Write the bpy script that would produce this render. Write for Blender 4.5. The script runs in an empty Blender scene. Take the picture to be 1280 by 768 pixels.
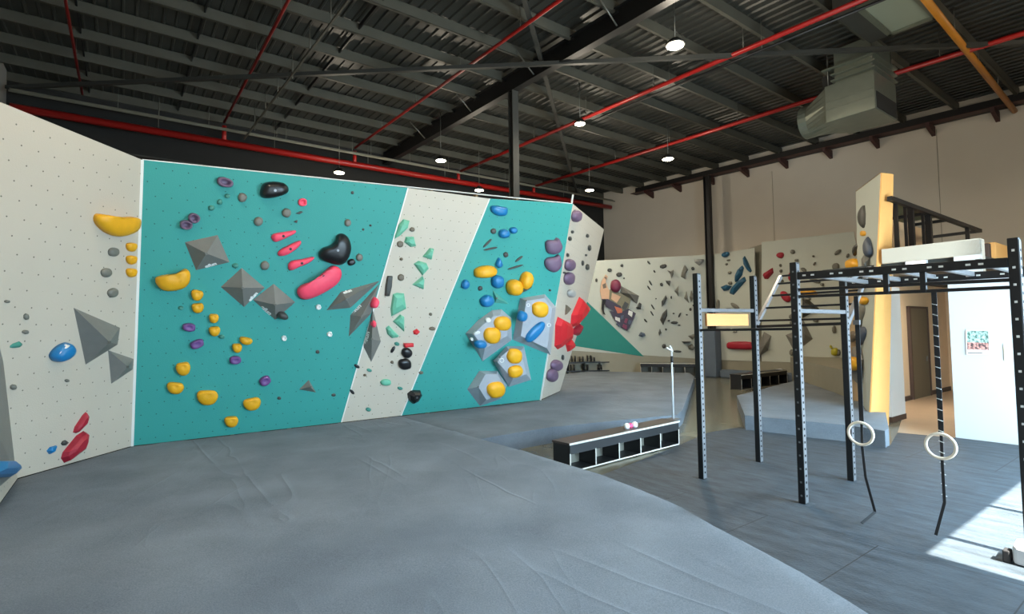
import bpy, math, random
from mathutils import Vector as V, Matrix
random.seed(7)
C = bpy.context.scene.collection
SC = bpy.context.scene
R = math.radians

# ------------------------------------------------------------------ camera, world, light, exposure
F = 662.0
cam = bpy.data.objects.new('camera', bpy.data.cameras.new('camera')); C.objects.link(cam)
cam.data.sensor_width = 36; cam.data.lens = 36 * F / 1280; cam.data.clip_start = .05; cam.data.clip_end = 200
cf = V((0, math.cos(R(2.7)), math.sin(R(2.7)))); cr0 = V((1, 0, 0)); cu0 = cr0.cross(cf)
cR = cr0 * math.cos(R(.8)) - cu0 * math.sin(R(.8)); cU = cr0 * math.sin(R(.8)) + cu0 * math.cos(R(.8))
O = V((0, 0, 2.0))
m = Matrix((cR, cU, -cf)).transposed().to_4x4(); m.translation = O; cam.matrix_world = m
SC.camera = cam
vs = SC.view_settings
vs.view_transform = 'Standard'; vs.look = 'None'; vs.gamma = 1; vs.use_curve_mapping = False; vs.exposure = -0.08

e1 = V((-.593, .805, 0)).normalized(); e2 = V((.805, .593, 0)).normalized()    # the building's two directions
Z = V((0, 0, 1))
def W(a, b, z=0): return e1 * a + e2 * b + Z * z
def AB(p): return (p.dot(e1), p.dot(e2), p.z)
def ray(x, y): return cf + cR * ((x - 640) / F) + cU * ((384 - y) / F)
class Plane:                                   # a real plane in the room; n points into the room
    def __init__(s, p, n): s.p = p; s.n = n.normalized(); s.u = Z.cross(s.n).normalized(); s.v = s.n.cross(s.u)
    def at(s, x, y, off=0):
        d = ray(x, y); return O + d * (((s.p + s.n * off) - O).dot(s.n) / d.dot(s.n))
    def uv(s, p): q = p - s.p; return (q.dot(s.u), q.dot(s.v))
def plane3(a, b, c):
    n = (b - a).cross(c - a).normalized()
    if n.dot(O - a) < 0: n = -n
    return Plane(a, n)
def atz(x, y, z): d = ray(x, y); return O + d * ((z - 2.0) / d.z)

def lin(c):
    return tuple(((v / 255) / 12.92 if v / 255 <= .04045 else ((v / 255 + .055) / 1.055) ** 2.4) for v in c) + (1,)

w = bpy.data.worlds.new('world'); SC.world = w; w.use_nodes = True
bg = w.node_tree.nodes['Background']; bg.inputs['Color'].default_value = (.62, .78, 1, 1); bg.inputs['Strength'].default_value = 3.0
SUN_EL = R(50)
sun = bpy.data.objects.new('sun', bpy.data.lights.new('sun', 'SUN')); C.objects.link(sun)
sun.data.energy = 62; sun.data.angle = R(.5); sun.data.color = (1, .95, .84)
sd = ((e1 * math.cos(R(3.5)) + e2 * math.sin(R(3.5))) * math.cos(SUN_EL) - Z * math.sin(SUN_EL)).normalized()      # comes in over the roller-door sill, along e1
sun.rotation_euler = sd.to_track_quat('-Z', 'Y').to_euler(); sun.location = W(-8, 8, 8)
def area(name, loc, direction, sx, sy, power, col, spread=180):
    l = bpy.data.objects.new(name, bpy.data.lights.new(name, 'AREA')); C.objects.link(l)
    l.data.shape = 'RECTANGLE'; l.data.size = sx; l.data.size_y = sy; l.data.energy = power; l.data.spread = R(spread); l.data.color = col
    l.location = loc; l.rotation_euler = direction.to_track_quat('-Z', 'Z').to_euler(); return l
DOOR_A, DOOR_B0, DOOR_B1, DOOR_H = -1.4, 5.50, 11.5, 3.98
area('daylight_through_roller_door', W(-1.5, 8.6, 1.9), (e1 - Z * .30).normalized(), 5.6, 3.2, 1350, (.54, .80, 1), 140)
area('added_front_daylight', W(-1.27, 1.6, 2.6), (e1 - Z * .45).normalized(), 4.6, 1.5, 250, (.54, .80, 1), 130)  # added daylight lamp at an unseen high opening
LAMP_W, FILL_LAMP_W = 470, 370

# ------------------------------------------------------------------ materials
def mat(name, rgb, rough=.6, metal=0, bump=0, bscale=40, vary=0, vscale=3, emit=0, spec=.5, coat=0):
    mt = bpy.data.materials.new(name); mt.use_nodes = True; nt = mt.node_tree; b = nt.nodes['Principled BSDF']
    c = lin(rgb); b.inputs['Base Color'].default_value = c; b.inputs['Roughness'].default_value = rough
    b.inputs['Metallic'].default_value = metal; b.inputs['Specular IOR Level'].default_value = spec
    if coat: b.inputs['Coat Weight'].default_value = coat
    tc = nt.nodes.new('ShaderNodeTexCoord')
    if vary:
        n = nt.nodes.new('ShaderNodeTexNoise'); n.inputs['Scale'].default_value = vscale; n.inputs['Detail'].default_value = 6
        nt.links.new(tc.outputs['Object'], n.inputs['Vector'])
        mx = nt.nodes.new('ShaderNodeMix'); mx.data_type = 'RGBA'
        lo = tuple(max(0, v * (1 - vary)) for v in c[:3]) + (1,); hi = tuple(min(1, v * (1 + vary)) for v in c[:3]) + (1,)
        mx.inputs[6].default_value = lo; mx.inputs[7].default_value = hi
        nt.links.new(n.outputs['Fac'], mx.inputs[0]); nt.links.new(mx.outputs[2], b.inputs['Base Color'])
    if bump:
        n2 = nt.nodes.new('ShaderNodeTexNoise'); n2.inputs['Scale'].default_value = bscale; n2.inputs['Detail'].default_value = 4
        nt.links.new(tc.outputs['Object'], n2.inputs['Vector'])
        bp = nt.nodes.new('ShaderNodeBump'); bp.inputs['Strength'].default_value = bump; bp.inputs['Distance'].default_value = .02
        nt.links.new(n2.outputs['Fac'], bp.inputs['Height']); nt.links.new(bp.outputs['Normal'], b.inputs['Normal'])
    if emit:
        b.inputs['Emission Color'].default_value = c; b.inputs['Emission Strength'].default_value = emit
    return mt
def N(nt, t, **kw):
    n = nt.nodes.new(t)
    for k, v in kw.items(): setattr(n, k, v)
    return n
def math_(nt, op, a, b=None, c=None):
    n = N(nt, 'ShaderNodeMath', operation=op)
    for i, v in enumerate((a, b, c)):
        if v is None: continue
        if isinstance(v, (int, float)): n.inputs[i].default_value = v
        else: nt.links.new(v, n.inputs[i])
    return n.outputs[0]
def panel_mat(name, rgb, dot=(60, 58, 52), step=.2, rad=.045, keep=.38):
    """painted plywood with a staggered grid of bolt holes; UVs are metres on the panel"""
    mt = mat(name, rgb, .62, bump=.12, bscale=60, vary=.05, vscale=1.2, spec=.35); nt = mt.node_tree; b = nt.nodes['Principled BSDF']
    src = b.inputs['Base Color'].links[0].from_socket
    uv = N(nt, 'ShaderNodeUVMap'); sp = N(nt, 'ShaderNodeSeparateXYZ'); nt.links.new(uv.outputs[0], sp.inputs[0])
    vv = math_(nt, 'DIVIDE', sp.outputs[1], step); row = math_(nt, 'FLOOR', vv); odd = math_(nt, 'FLOORED_MODULO', row, 2.0)
    uu = math_(nt, 'ADD', math_(nt, 'DIVIDE', sp.outputs[0], step), math_(nt, 'MULTIPLY', odd, .5))
    cu = math_(nt, 'SUBTRACT', math_(nt, 'FRACT', uu), .5); cv = math_(nt, 'SUBTRACT', math_(nt, 'FRACT', vv), .5)
    r2 = math_(nt, 'ADD', math_(nt, 'MULTIPLY', cu, cu), math_(nt, 'MULTIPLY', cv, cv))
    msk = math_(nt, 'LESS_THAN', r2, rad * rad)
    # chalk and scuffs
    wn = N(nt, 'ShaderNodeTexNoise'); wn.inputs['Scale'].default_value = .9; wn.inputs['Detail'].default_value = 8
    nt.links.new(uv.outputs[0], wn.inputs['Vector'])
    k = math_(nt, 'MULTIPLY', msk, math_(nt, 'MULTIPLY', math_(nt, 'GREATER_THAN', wn.outputs['Fac'], keep), .8))
    mx = N(nt, 'ShaderNodeMix', data_type='RGBA'); mx.inputs[7].default_value = lin(dot)
    nt.links.new(k, mx.inputs[0]); nt.links.new(src, mx.inputs[6]); nt.links.new(mx.outputs[2], b.inputs['Base Color'])
    return mt

M = {}
M['white_panel'] = panel_mat('painted_white_panel', (192, 181, 164))
M['teal_panel'] = panel_mat('painted_teal_panel', (54, 146, 138), dot=(20, 70, 66))
M['grey_panel'] = panel_mat('painted_pale_grey_panel', (184, 188, 178), keep=.7)
M['trim_white'] = mat('white_edge', (222, 220, 212), .5)
M['ply_edge'] = mat('plywood_back', (120, 98, 70), .8, vary=.2)
M['teal_flat'] = mat('flat_teal', (24, 124, 112), .6, vary=.08)
M['kick'] = mat('kickboard_grey', (138, 134, 118), .7, vary=.1)
M['pad'] = mat('blue_grey_pad', (92, 104, 118), .8, vary=.12, bump=.2, bscale=20)
M['wall_r'] = mat('precast_wall_paint', (200, 191, 176), .75, vary=.07, vscale=.8, bump=.1, bscale=12)
M['wall_dark'] = mat('dark_wall', (30, 30, 29), .8, vary=.2)
M['wall_front'] = mat('front_wall_paint', (150, 148, 142), .8)
M['sheet'] = mat('roof_sheeting', (58, 58, 53), .42, vary=.2, vscale=1.5, metal=.25)
M['purlin'] = mat('galvanised_dusty_purlin', (86, 84, 74), .5, metal=.25, vary=.2, vscale=2)
M['black_steel'] = mat('black_painted_steel', (17, 17, 18), .45, bump=.05)
M['beam'] = mat('black_rafter', (22, 22, 22), .5, vary=.2)
M['red_beam'] = mat('dark_red_brown_girt', (66, 38, 34), .6, vary=.2)
M['dark_grey_steel'] = mat('dark_grey_steel', (60, 60, 56), .5, metal=.2, vary=.15)
M['pipe_red'] = mat('red_sprinkler_pipe', (158, 26, 22), .35, vary=.15)
M['pipe_yellow'] = mat('yellow_gas_pipe', (186, 120, 34), .45, vary=.15)
M['galv'] = mat('galvanised_duct', (128, 132, 118), .32, metal=.6, vary=.15, vscale=4, bump=.08, bscale=6)
M['duct_dark'] = mat('dark_duct_inside', (28, 28, 26), .7)
M['lamp_on'] = mat('lit_lamp_lens', (255, 246, 214), .3, emit=30)
M['lamp_case'] = mat('lamp_case', (52, 52, 50), .4, metal=.5)
M['wire'] = mat('thin_wire', (120, 118, 110), .4, metal=.6)
M['tan'] = mat('tan_painted_wall', (216, 184, 144), .6, vary=.05)
M['orange'] = mat('orange_plywood', (228, 170, 98), .6, vary=.05, vscale=5)  # even orange tan of the plywood itself
M['white_wall'] = mat('office_white_paint', (214, 212, 206), .5, vary=.03)
M['cream'] = mat('cream_fascia', (196, 186, 168), .6, vary=.04)
M['skirt'] = mat('brown_skirting', (70, 52, 42), .6)
M['door_dark'] = mat('dark_olive_door', (92, 82, 62), .5)
M['vinyl'] = mat('tan_vinyl_floor', (176, 152, 124), .35, vary=.1)
M['black_lam'] = mat('black_laminate', (26, 26, 27), .5, vary=.2, vscale=20)
M['top_lam'] = mat('worn_brown_black_top', (62, 54, 50), .45, vary=.4, vscale=5)
M['pale_edge'] = mat('pale_ply_edge', (196, 190, 178), .6)
M['grey_back'] = mat('grey_back_panel', (120, 116, 104), .7)  # plain mid grey for the cubby backs
M['ring'] = mat('pale_wood_ring', (222, 210, 190), .45)
M['strap'] = mat('black_strap', (26, 26, 28), .8)
M['strap_tick'] = mat('white_strap_stitch', (190, 190, 186), .8)
M['zinc_or_daylit'] = mat('zinc_and_daylit_face', (128, 128, 130), .35, metal=.7, vary=.2, vscale=30)  # zinc parts, and steel whose daylight is put into the colour
M['hole'] = mat('dark_hole', (8, 8, 8), .8)
M['holew'] = mat('bright_hole', (214, 214, 210), .6)
M['white_enamel'] = mat('white_enamel', (192, 193, 194), .4)
M['text'] = mat('white_lettering', (232, 232, 228), .6)
M['chalk'] = mat('chalk_ball_white', (230, 230, 228), .8)
M['pinkball'] = mat('pink_ball', (214, 76, 118), .6)
M['white_bottom'] = mat('switch_cream', (226, 214, 176), .5)

def rubber_mat():
    mt = mat('blue_grey_rubber_tiles', (70, 78, 88), .62, bump=.25, bscale=55, spec=.5); nt = mt.node_tree; b = nt.nodes['Principled BSDF']
    uv = N(nt, 'ShaderNodeUVMap')
    mp = N(nt, 'ShaderNodeMapping'); mp.inputs['Scale'].default_value = (1, 3.5, 1); nt.links.new(uv.outputs[0], mp.inputs[0])
    n = N(nt, 'ShaderNodeTexNoise'); n.inputs['Scale'].default_value = 2.2; n.inputs['Detail'].default_value = 9; n.inputs['Roughness'].default_value = .68
    nt.links.new(mp.outputs[0], n.inputs['Vector'])
    r = N(nt, 'ShaderNodeValToRGB'); r.color_ramp.elements[0].position = .3; r.color_ramp.elements[0].color = lin((30, 38, 44))
    r.color_ramp.elements[1].position = .68; r.color_ramp.elements[1].color = lin((66, 77, 86))
    x = r.color_ramp.elements.new(.80); x.color = lin((132, 142, 150))
    nt.links.new(n.outputs['Fac'], r.inputs[0])
    sp = N(nt, 'ShaderNodeSeparateXYZ'); nt.links.new(uv.outputs[0], sp.inputs[0])
    def line(s, per, off):
        f = math_(nt, 'ABSOLUTE', math_(nt, 'SUBTRACT', math_(nt, 'FRACT', math_(nt, 'DIVIDE', math_(nt, 'ADD', s, off), per)), .5))
        return math_(nt, 'GREATER_THAN', f, .5 - .005 / per)
    rows = math_(nt, 'MAXIMUM', math_(nt, 'LESS_THAN', sp.outputs[1], 5.57), math_(nt, 'GREATER_THAN', sp.outputs[1], 9.57))
    k = math_(nt, 'MAXIMUM', math_(nt, 'MULTIPLY', line(sp.outputs[0], 1.02, 18.4), rows), line(sp.outputs[1], 2.0, 18.43))
    mx = N(nt, 'ShaderNodeMix', data_type='RGBA'); mx.inputs[7].default_value = lin((24, 26, 30))
    nt.links.new(k, mx.inputs[0]); nt.links.new(r.outputs[0], mx.inputs[6]); nt.links.new(mx.outputs[2], b.inputs['Base Color'])
    return mt
TILE_OFF = (20.0, 20.0)
M['rubber'] = rubber_mat()
def concrete_mat():
    mt = mat('sealed_concrete', (128, 122, 102), .22, bump=.05, bscale=3, spec=.5); nt = mt.node_tree; b = nt.nodes['Principled BSDF']
    tc = N(nt, 'ShaderNodeTexCoord'); n = N(nt, 'ShaderNodeTexNoise'); n.inputs['Scale'].default_value = .9; n.inputs['Detail'].default_value = 8; n.inputs['Distortion'].default_value = .6
    nt.links.new(tc.outputs['Object'], n.inputs['Vector'])
    r = N(nt, 'ShaderNodeValToRGB'); r.color_ramp.elements[0].position = .32; r.color_ramp.elements[0].color = lin((84, 84, 74))
    r.color_ramp.elements[1].position = .7; r.color_ramp.elements[1].color = lin((128, 126, 110))
    nt.links.new(n.outputs['Fac'], r.inputs[0]); nt.links.new(r.outputs[0], b.inputs['Base Color'])
    return mt
M['concrete'] = concrete_mat()
def carpet_mat():
    mt = mat('blue_grey_mat_carpet', (112, 120, 128), .92, spec=.15); nt = mt.node_tree; b = nt.nodes['Principled BSDF']
    tc = N(nt, 'ShaderNodeTexCoord')
    n = N(nt, 'ShaderNodeTexNoise'); n.inputs['Scale'].default_value = 1.1; n.inputs['Detail'].default_value = 7
    n3 = N(nt, 'ShaderNodeTexNoise'); n3.inputs['Scale'].default_value = 90; n3.inputs['Detail'].default_value = 3; n3.inputs['Roughness'].default_value = .8
    for q in (n, n3): nt.links.new(tc.outputs['Object'], q.inputs['Vector'])
    f = math_(nt, 'ADD', math_(nt, 'MULTIPLY', n.outputs['Fac'], .45), math_(nt, 'MULTIPLY', n3.outputs['Fac'], .55))
    r = N(nt, 'ShaderNodeValToRGB'); r.color_ramp.elements[0].position = .36; r.color_ramp.elements[0].color = lin((82, 88, 94))
    r.color_ramp.elements[1].position = .64; r.color_ramp.elements[1].color = lin((120, 126, 132))
    nt.links.new(f, r.inputs[0]); nt.links.new(r.outputs[0], b.inputs['Base Color'])
    bp = N(nt, 'ShaderNodeBump'); bp.inputs['Strength'].default_value = .35; bp.inputs['Distance'].default_value = .01
    nt.links.new(n3.outputs['Fac'], bp.inputs['Height'])
    # long soft creases where the cover is pulled over the foam
    last = bp
    b.inputs['Sheen Weight'].default_value = .09; b.inputs['Sheen Roughness'].default_value = .45; b.inputs['Sheen Tint'].default_value = (.85, .93, 1, 1)
    for rz, sc, dist in ((-.635, (.62, .09, 1), .014), (-.2, (.9, .2, 1), .006)):
        m0 = N(nt, 'ShaderNodeMapping'); m0.inputs['Rotation'].default_value = (0, 0, rz); nt.links.new(tc.outputs['Object'], m0.inputs[0])
        mp = N(nt, 'ShaderNodeMapping'); mp.inputs['Scale'].default_value = sc; nt.links.new(m0.outputs[0], mp.inputs[0])
        nn = N(nt, 'ShaderNodeTexNoise'); nn.inputs['Scale'].default_value = 1.3; nn.inputs['Detail'].default_value = 2; nn.inputs['Distortion'].default_value = .35; nt.links.new(mp.outputs[0], nn.inputs['Vector'])
        rd = math_(nt, 'POWER', math_(nt, 'SUBTRACT', 1.0, math_(nt, 'MINIMUM', math_(nt, 'MULTIPLY', math_(nt, 'ABSOLUTE', math_(nt, 'SUBTRACT', nn.outputs['Fac'], .5)), 34.0), 1.0)), 2.0)
        b2 = N(nt, 'ShaderNodeBump'); b2.inputs['Strength'].default_value = .55; b2.inputs['Distance'].default_value = dist
        mk = N(nt, 'ShaderNodeTexNoise'); mk.inputs['Scale'].default_value = .45; mk.inputs['Detail'].default_value = 1; nt.links.new(tc.outputs['Object'], mk.inputs['Vector'])
        rd = math_(nt, 'MULTIPLY', rd, math_(nt, 'MINIMUM', math_(nt, 'MAXIMUM', math_(nt, 'MULTIPLY', math_(nt, 'SUBTRACT', mk.outputs['Fac'], .44), 8.0), 0.0), 1.0))
        nt.links.new(rd, b2.inputs['Height']); nt.links.new(last.outputs['Normal'], b2.inputs['Normal']); last = b2
    nt.links.new(last.outputs['Normal'], b.inputs['Normal'])
    return mt
M['carpet'] = carpet_mat()
HC = {'yellow': (226, 162, 20), 'grey': (112, 110, 100), 'palegrey': (160, 160, 156), 'darkgrey': (62, 62, 58), 'volgrey': (116, 114, 108), 'volpale': (158, 162, 168),
      'purple': (108, 70, 128), 'mauve': (108, 86, 108), 'teal': (60, 128, 112), 'green': (104, 176, 146), 'black': (20, 20, 22), 'pink': (240, 72, 98),
      'red': (204, 36, 44), 'darkred': (160, 30, 48), 'blue': (24, 112, 166), 'darkblue': (34, 88, 118), 'brown': (104, 92, 76), 'white': (214, 214, 208),
      'tealvol': (84, 158, 142), 'skin': (206, 164, 130), 'magenta': (122, 44, 72), 'plum': (56, 44, 62), 'olive': (120, 114, 88), 'lime': (168, 160, 40), 'slate': (70, 80, 96)}
HM = {k: mat('hold_' + k, v, .5 if k not in ('black', 'blue') else .35, bump=.12, bscale=90, vary=.12, vscale=9) for k, v in HC.items()}

# ------------------------------------------------------------------ mesh helpers
class MB:
    def __init__(s): s.v = []; s.f = []; s.mi = []; s.sm = []
    def add(s, vs, fs, mi=0, smooth=False):
        o = len(s.v); s.v += [V(p) for p in vs]; s.f += [tuple(i + o for i in f) for f in fs]; s.mi += [mi] * len(fs); s.sm += [smooth] * len(fs); return s
    def prism(s, pts, off, mi=0, side=None):
        """closed slab: polygon pts and the same polygon moved by off"""
        n = len(pts); off = V(off)
        side = mi if side is None else side
        a = list(pts) + [p + off for p in pts]
        s.add(a, [tuple(range(n))], mi); o = len(s.v) - 2 * n
        s.f += [tuple(o + n + i for i in reversed(range(n)))]; s.mi.append(side); s.sm.append(False)
        for i in range(n):
            j = (i + 1) % n; s.f.append((o + i, o + n + i, o + n + j, o + j)); s.mi.append(side); s.sm.append(False)
        return s
    def box(s, c, ax, ay, az, sx, sy, sz, mi=0):
        ax, ay, az = ax * (sx / 2), ay * (sy / 2), az * (sz / 2)
        vs = [c + ax * i + ay * j + az * k for k in (-1, 1) for j in (-1, 1) for i in (-1, 1)]
        return s.add(vs, [(0, 2, 3, 1), (4, 5, 7, 6), (0, 1, 5, 4), (2, 6, 7, 3), (0, 4, 6, 2), (1, 3, 7, 5)], mi)
    def bbox(s, a0, a1, b0, b1, z0, z1, mi=0):
        return s.box(W((a0 + a1) / 2, (b0 + b1) / 2, (z0 + z1) / 2), e1, e2, Z, abs(a1 - a0), abs(b1 - b0), abs(z1 - z0), mi)
    def bar(s, p, q, w, h=None, mi=0, up=None):
        h = h or w; d = (q - p); L = d.length; d = d.normalized(); up = up or (Z if abs(d.z) < .95 else e1)
        x = d.cross(up).normalized(); y = x.cross(d).normalized()
        return s.box((p + q) / 2, x, y, d, w, h, L, mi)
    def tube(s, pts, r, n=8, mi=0, closed=False):
        P = [V(p) for p in pts]; k = len(P); rings = []; last = None
        for i in range(k):
            if closed: d = P[(i + 1) % k] - P[i - 1]
            else: d = P[min(i + 1, k - 1)] - P[max(i - 1, 0)]
            d.normalize(); up = Z if abs(d.z) < .9 else e1
            if last is not None: up = last
            x = d.cross(up)
            if x.length < 1e-4: x = d.cross(e2)
            x.normalize(); y = x.cross(d).normalized(); last = y
            rr = r[i] if isinstance(r, (list, tuple)) else r
            rings.append([P[i] + x * math.cos(2 * math.pi * t / n) * rr + y * math.sin(2 * math.pi * t / n) * rr for t in range(n)])
        o = len(s.v); s.v += [p for g in rings for p in g]
        for i in range(k if closed else k - 1):
            j = (i + 1) % k
            for t in range(n):
                u = (t + 1) % n; s.f.append((o + i * n + t, o + i * n + u, o + j * n + u, o + j * n + t)); s.mi.append(mi); s.sm.append(True)
        if not closed:
            s.f.append(tuple(o + t for t in reversed(range(n)))); s.mi.append(mi); s.sm.append(False)
            s.f.append(tuple(o + (k - 1) * n + t for t in range(n))); s.mi.append(mi); s.sm.append(False)
        return s
    def build(s, name, mats, parent=None, uvf=None, bevel=0):
        if not isinstance(mats, (list, tuple)): mats = [mats]
        xs = [p.x for p in s.v]; ys = [p.y for p in s.v]; zs = [p.z for p in s.v]
        org = V(((min(xs) + max(xs)) / 2, (min(ys) + max(ys)) / 2, min(zs)))
        base = V((0, 0, 0))
        q = parent
        while q is not None: base += q.location; q = q.parent
        loc = org - base
        me = bpy.data.meshes.new(name); me.from_pydata([tuple(p - org) for p in s.v], [], s.f)
        for mt in mats: me.materials.append(mt)
        for p, i, sm in zip(me.polygons, s.mi, s.sm): p.material_index = i; p.use_smooth = sm
        if uvf:
            ul = me.uv_layers.new(name='UVMap')
            for lp in me.loops: ul.data[lp.index].uv = uvf(s.v[lp.vertex_index])
        me.update()
        import bmesh
        bm = bmesh.new(); bm.from_mesh(me); bmesh.ops.recalc_face_normals(bm, faces=bm.faces); bm.to_mesh(me); bm.free()
        o = bpy.data.objects.new(name, me); C.objects.link(o); o.parent = parent; o.location = loc
        if bevel:
            bv = o.modifiers.new('bevel', 'BEVEL'); bv.width = bevel; bv.segments = 2; bv.limit_method = 'ANGLE'; bv.angle_limit = R(35)
        return o
def tag(o, label=None, cat=None, group=None, kind=None):
    if label: o['label'] = label
    if cat: o['category'] = cat
    if group: o['group'] = group
    if kind: o['kind'] = kind
    return o
def empty(name, loc, label=None, cat=None, group=None, kind=None):
    o = bpy.data.objects.new(name, None); C.objects.link(o); o.location = loc; o.empty_display_size = .1
    return tag(o, label, cat, group, kind)
def structure(o, label=None): return tag(o, label, None, None, 'structure')
uv_floor = lambda p: (p.dot(e1), p.dot(e2))

# ------------------------------------------------------------------ room shell
A0, A1, B0, B1 = -1.4, 19.9, -2.7, 20.9
def roof_z(a): return 9.03 + .033 * (a - 6.7)
structure(MB().bbox(A0, A1, B0, B1, -.2, 0).build('floor', M['concrete']), 'sealed grey beige concrete floor slab')
structure(MB().bbox(A0, A1 + .3, B1, B1 + .25, 0, 9.6).build('wall_right', M['wall_r']), 'tall warm grey precast wall')
structure(MB().bbox(A1, A1 + .25, B0 - .25, B1, 0, 9.7).build('wall_back', M['wall_dark']), 'dark wall behind the climbing walls')
structure(MB().bbox(A0, A1 + .3, B0 - .25, B0, 0, 9.6).build('wall_left', M['wall_front']), 'grey side wall')
f = MB()
f.bbox(A0 - .25, A0, B0 - .25, -1.2, 0, 9); f.bbox(A0 - .25, A0, -1.2, 4.2, 0, 1.7); f.bbox(A0 - .25, A0, -1.2, 4.2, 3.5, 9)
f.bbox(A0 - .25, A0, 4.2, DOOR_B0, 0, 9); f.bbox(A0 - .25, A0, DOOR_B0, DOOR_B1, DOOR_H, 9); f.bbox(A0 - .25, A0, DOOR_B1, B1, 0, 9)
structure(f.build('wall_front', M['wall_front']), 'front wall with the roller door opening and an added high window')
structure(MB().prism([W(A0 - 14, -8), W(A0 - .25, -8), W(A0 - .25, 22), W(A0 - 14, 22)], V((0, 0, -.1))).build('ground', mat('driveway_concrete', (150, 146, 138), .8)))
ceiling = empty('ceiling', W(9, 9, 8.6)); structure(ceiling, 'dark corrugated steel roof with purlins')
s = MB()
s.prism([W(A0 - .3, B0 - .3, roof_z(A0)), W(A1 + .3, B0 - .3, roof_z(A1)), W(A1 + .3, B1 + .3, roof_z(A1)), W(A0 - .3, B1 + .3, roof_z(A0))], (0, 0, .06))
b = B0 + .1
while b < B1:
    s.prism([W(A0, b - .045, roof_z(A0)), W(A0, b - .02, roof_z(A0) - .035), W(A0, b + .02, roof_z(A0) - .035), W(A0, b + .045, roof_z(A0))], W(A1, b, roof_z(A1)) - W(A0, b, roof_z(A0)))
    b += .25
s.build('roof_sheeting', M['sheet'], ceiling)
for k in range(15):                                    # C purlins across the rafters
    a = .6 + 1.375 * k
    z1 = roof_z(a) - .03; p = MB()
    for b0, b1 in ((B0, 8.4), (8.4, B1)):
        p.bbox(a, a + .012, b0, b1, z1 - .25, z1); p.bbox(a, a + .08, b0, b1, z1 - .25, z1 - .238); p.bbox(a + .07, a + .08, b0, b1, z1 - .25, z1 - .225)
        p.bbox(a, a + .08, b0, b1, z1 - .012, z1)
    p.build('purlin', M['purlin'], ceiling)
for b in (-.9, 1.34, 4.28, 12.3, 16.6):
    p = MB()
    for k in range(14):
        a = .6 + 1.375 * k; p.bar(W(a + .03, b, roof_z(a) - .13), W(a + 1.37, b, roof_z(a + 1.37) - .13), .035, .1)
    p.build('purlin_bridging', M['black_steel'], ceiling)
def ibeam(mb, p, q, h, w, t=.02):
    d = (q - p).normalized(); x = d.cross(Z).normalized()
    mb.bar(p, q, t, h); mb.bar(p + Z * (h / 2), q + Z * (h / 2), w, t); mb.bar(p - Z * (h / 2), q - Z * (h / 2), w, t)
raf = MB(); ibeam(raf, W(A0, 8.4, 8.58 - .033 * 8.1), W(A1, 8.4, 8.58 + .033 * 13.2), .46, .2, .025)
for k in range(15):
    a = .66 + 1.375 * k; z1 = roof_z(a) - .27
    raf.bbox(a - .12, a + .12, 8.34, 8.46, z1 - .04, z1 + .02)
structure(raf.build('trim_1', M['beam']), 'black steel rafter crossing under the purlins')
for k, a in enumerate((4.2, 7.4, 10.2, 13.2, 16.2)):
    structure(MB().tube([W(a, 8.3, 8.4 + .033 * (a - 6.7)), W(a, 7.75, 8.85 + .033 * (a - 6.7))], .018, 6).build('trim_%d' % (k + 2), M['wire']), 'fly brace from rafter to purlin')
structure(MB().bbox(10.65, 11.2, 20.86, 20.9, 0, 8.3).build('trim_28', M['wall_r']), 'shallow strip added for a darker vertical band on the right wall')  # box added so the wall shows a darker vertical band
structure(MB().bbox(5.32, 5.335, 20.892, 20.9, 0, 8.3).build('trim_29', M['kick']), 'panel joint in the right wall')
# eaves girt along the right wall with brackets
g = MB(); g.bar(W(A0, 20.75, 8.62 + .033 * (A0 - 6.7)), W(17.5, 20.75, 8.62 + .033 * 10.8), .12, .34)
g.bar(W(A0, 20.5, 8.46 + .033 * (A0 - 6.7)), W(17.5, 20.5, 8.46 + .033 * 10.8), .34, .02, mi=1)
structure(g.build('trim_8', [M['beam'], M['red_beam']]), 'dark girt along the top of the right wall')
n = 9
for a in (.6, 2.2, 3.8, 5.35, 6.9, 8.4, 10.0, 11.6, 13.2, 14.9, 16.5):
    z = 8.44 + .033 * (a - 6.7); q = MB()
    q.prism([W(a, 20.9, z), W(a, 20.25, z), W(a, 20.32, z - .12), W(a, 20.9, z - .3)], e1 * .1)
    structure(q.build('trim_%d' % n, M['red_beam']), 'small girt bracket on the right wall'); n += 1
# columns
q = empty('steel_column', W(11.2, 8.4, 0), 'dark steel column rising behind the teal climbing wall to the rafter', 'column')
c_ = MB(); ibeam(c_, W(11.25, 8.4, 0), W(11.25, 8.401, 8.45), .2, .2)
MB().bbox(11.12, 11.14, 8.3, 8.5, 0, 8.5).bbox(11.3, 11.32, 8.3, 8.5, 0, 8.5).bbox(11.13, 11.31, 8.39, 8.41, 0, 8.5).build('column_shaft', M['dark_grey_steel'], q)
MB().bbox(11.02, 11.42, 8.2, 8.6, 0, .03).build('base_plate', M['dark_grey_steel'], q)
q = empty('steel_column', W(13.0, 20.0, 0), 'black steel column standing in front of the far pale climbing wall', 'column')
MB().bbox(12.86, 12.89, 19.9, 20.1, 0, 8.55).bbox(13.09, 13.12, 19.9, 20.1, 0, 8.55).bbox(12.88, 13.1, 19.98, 20.01, 0, 8.55).build('column_shaft', M['black_steel'], q)
tag(MB().bbox(12.7, 13.25, 19.75, 20.2, .0, 1.95).build('column_padding', M['pad'], q, bevel=.04), 'blue grey padding round the foot')

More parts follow.
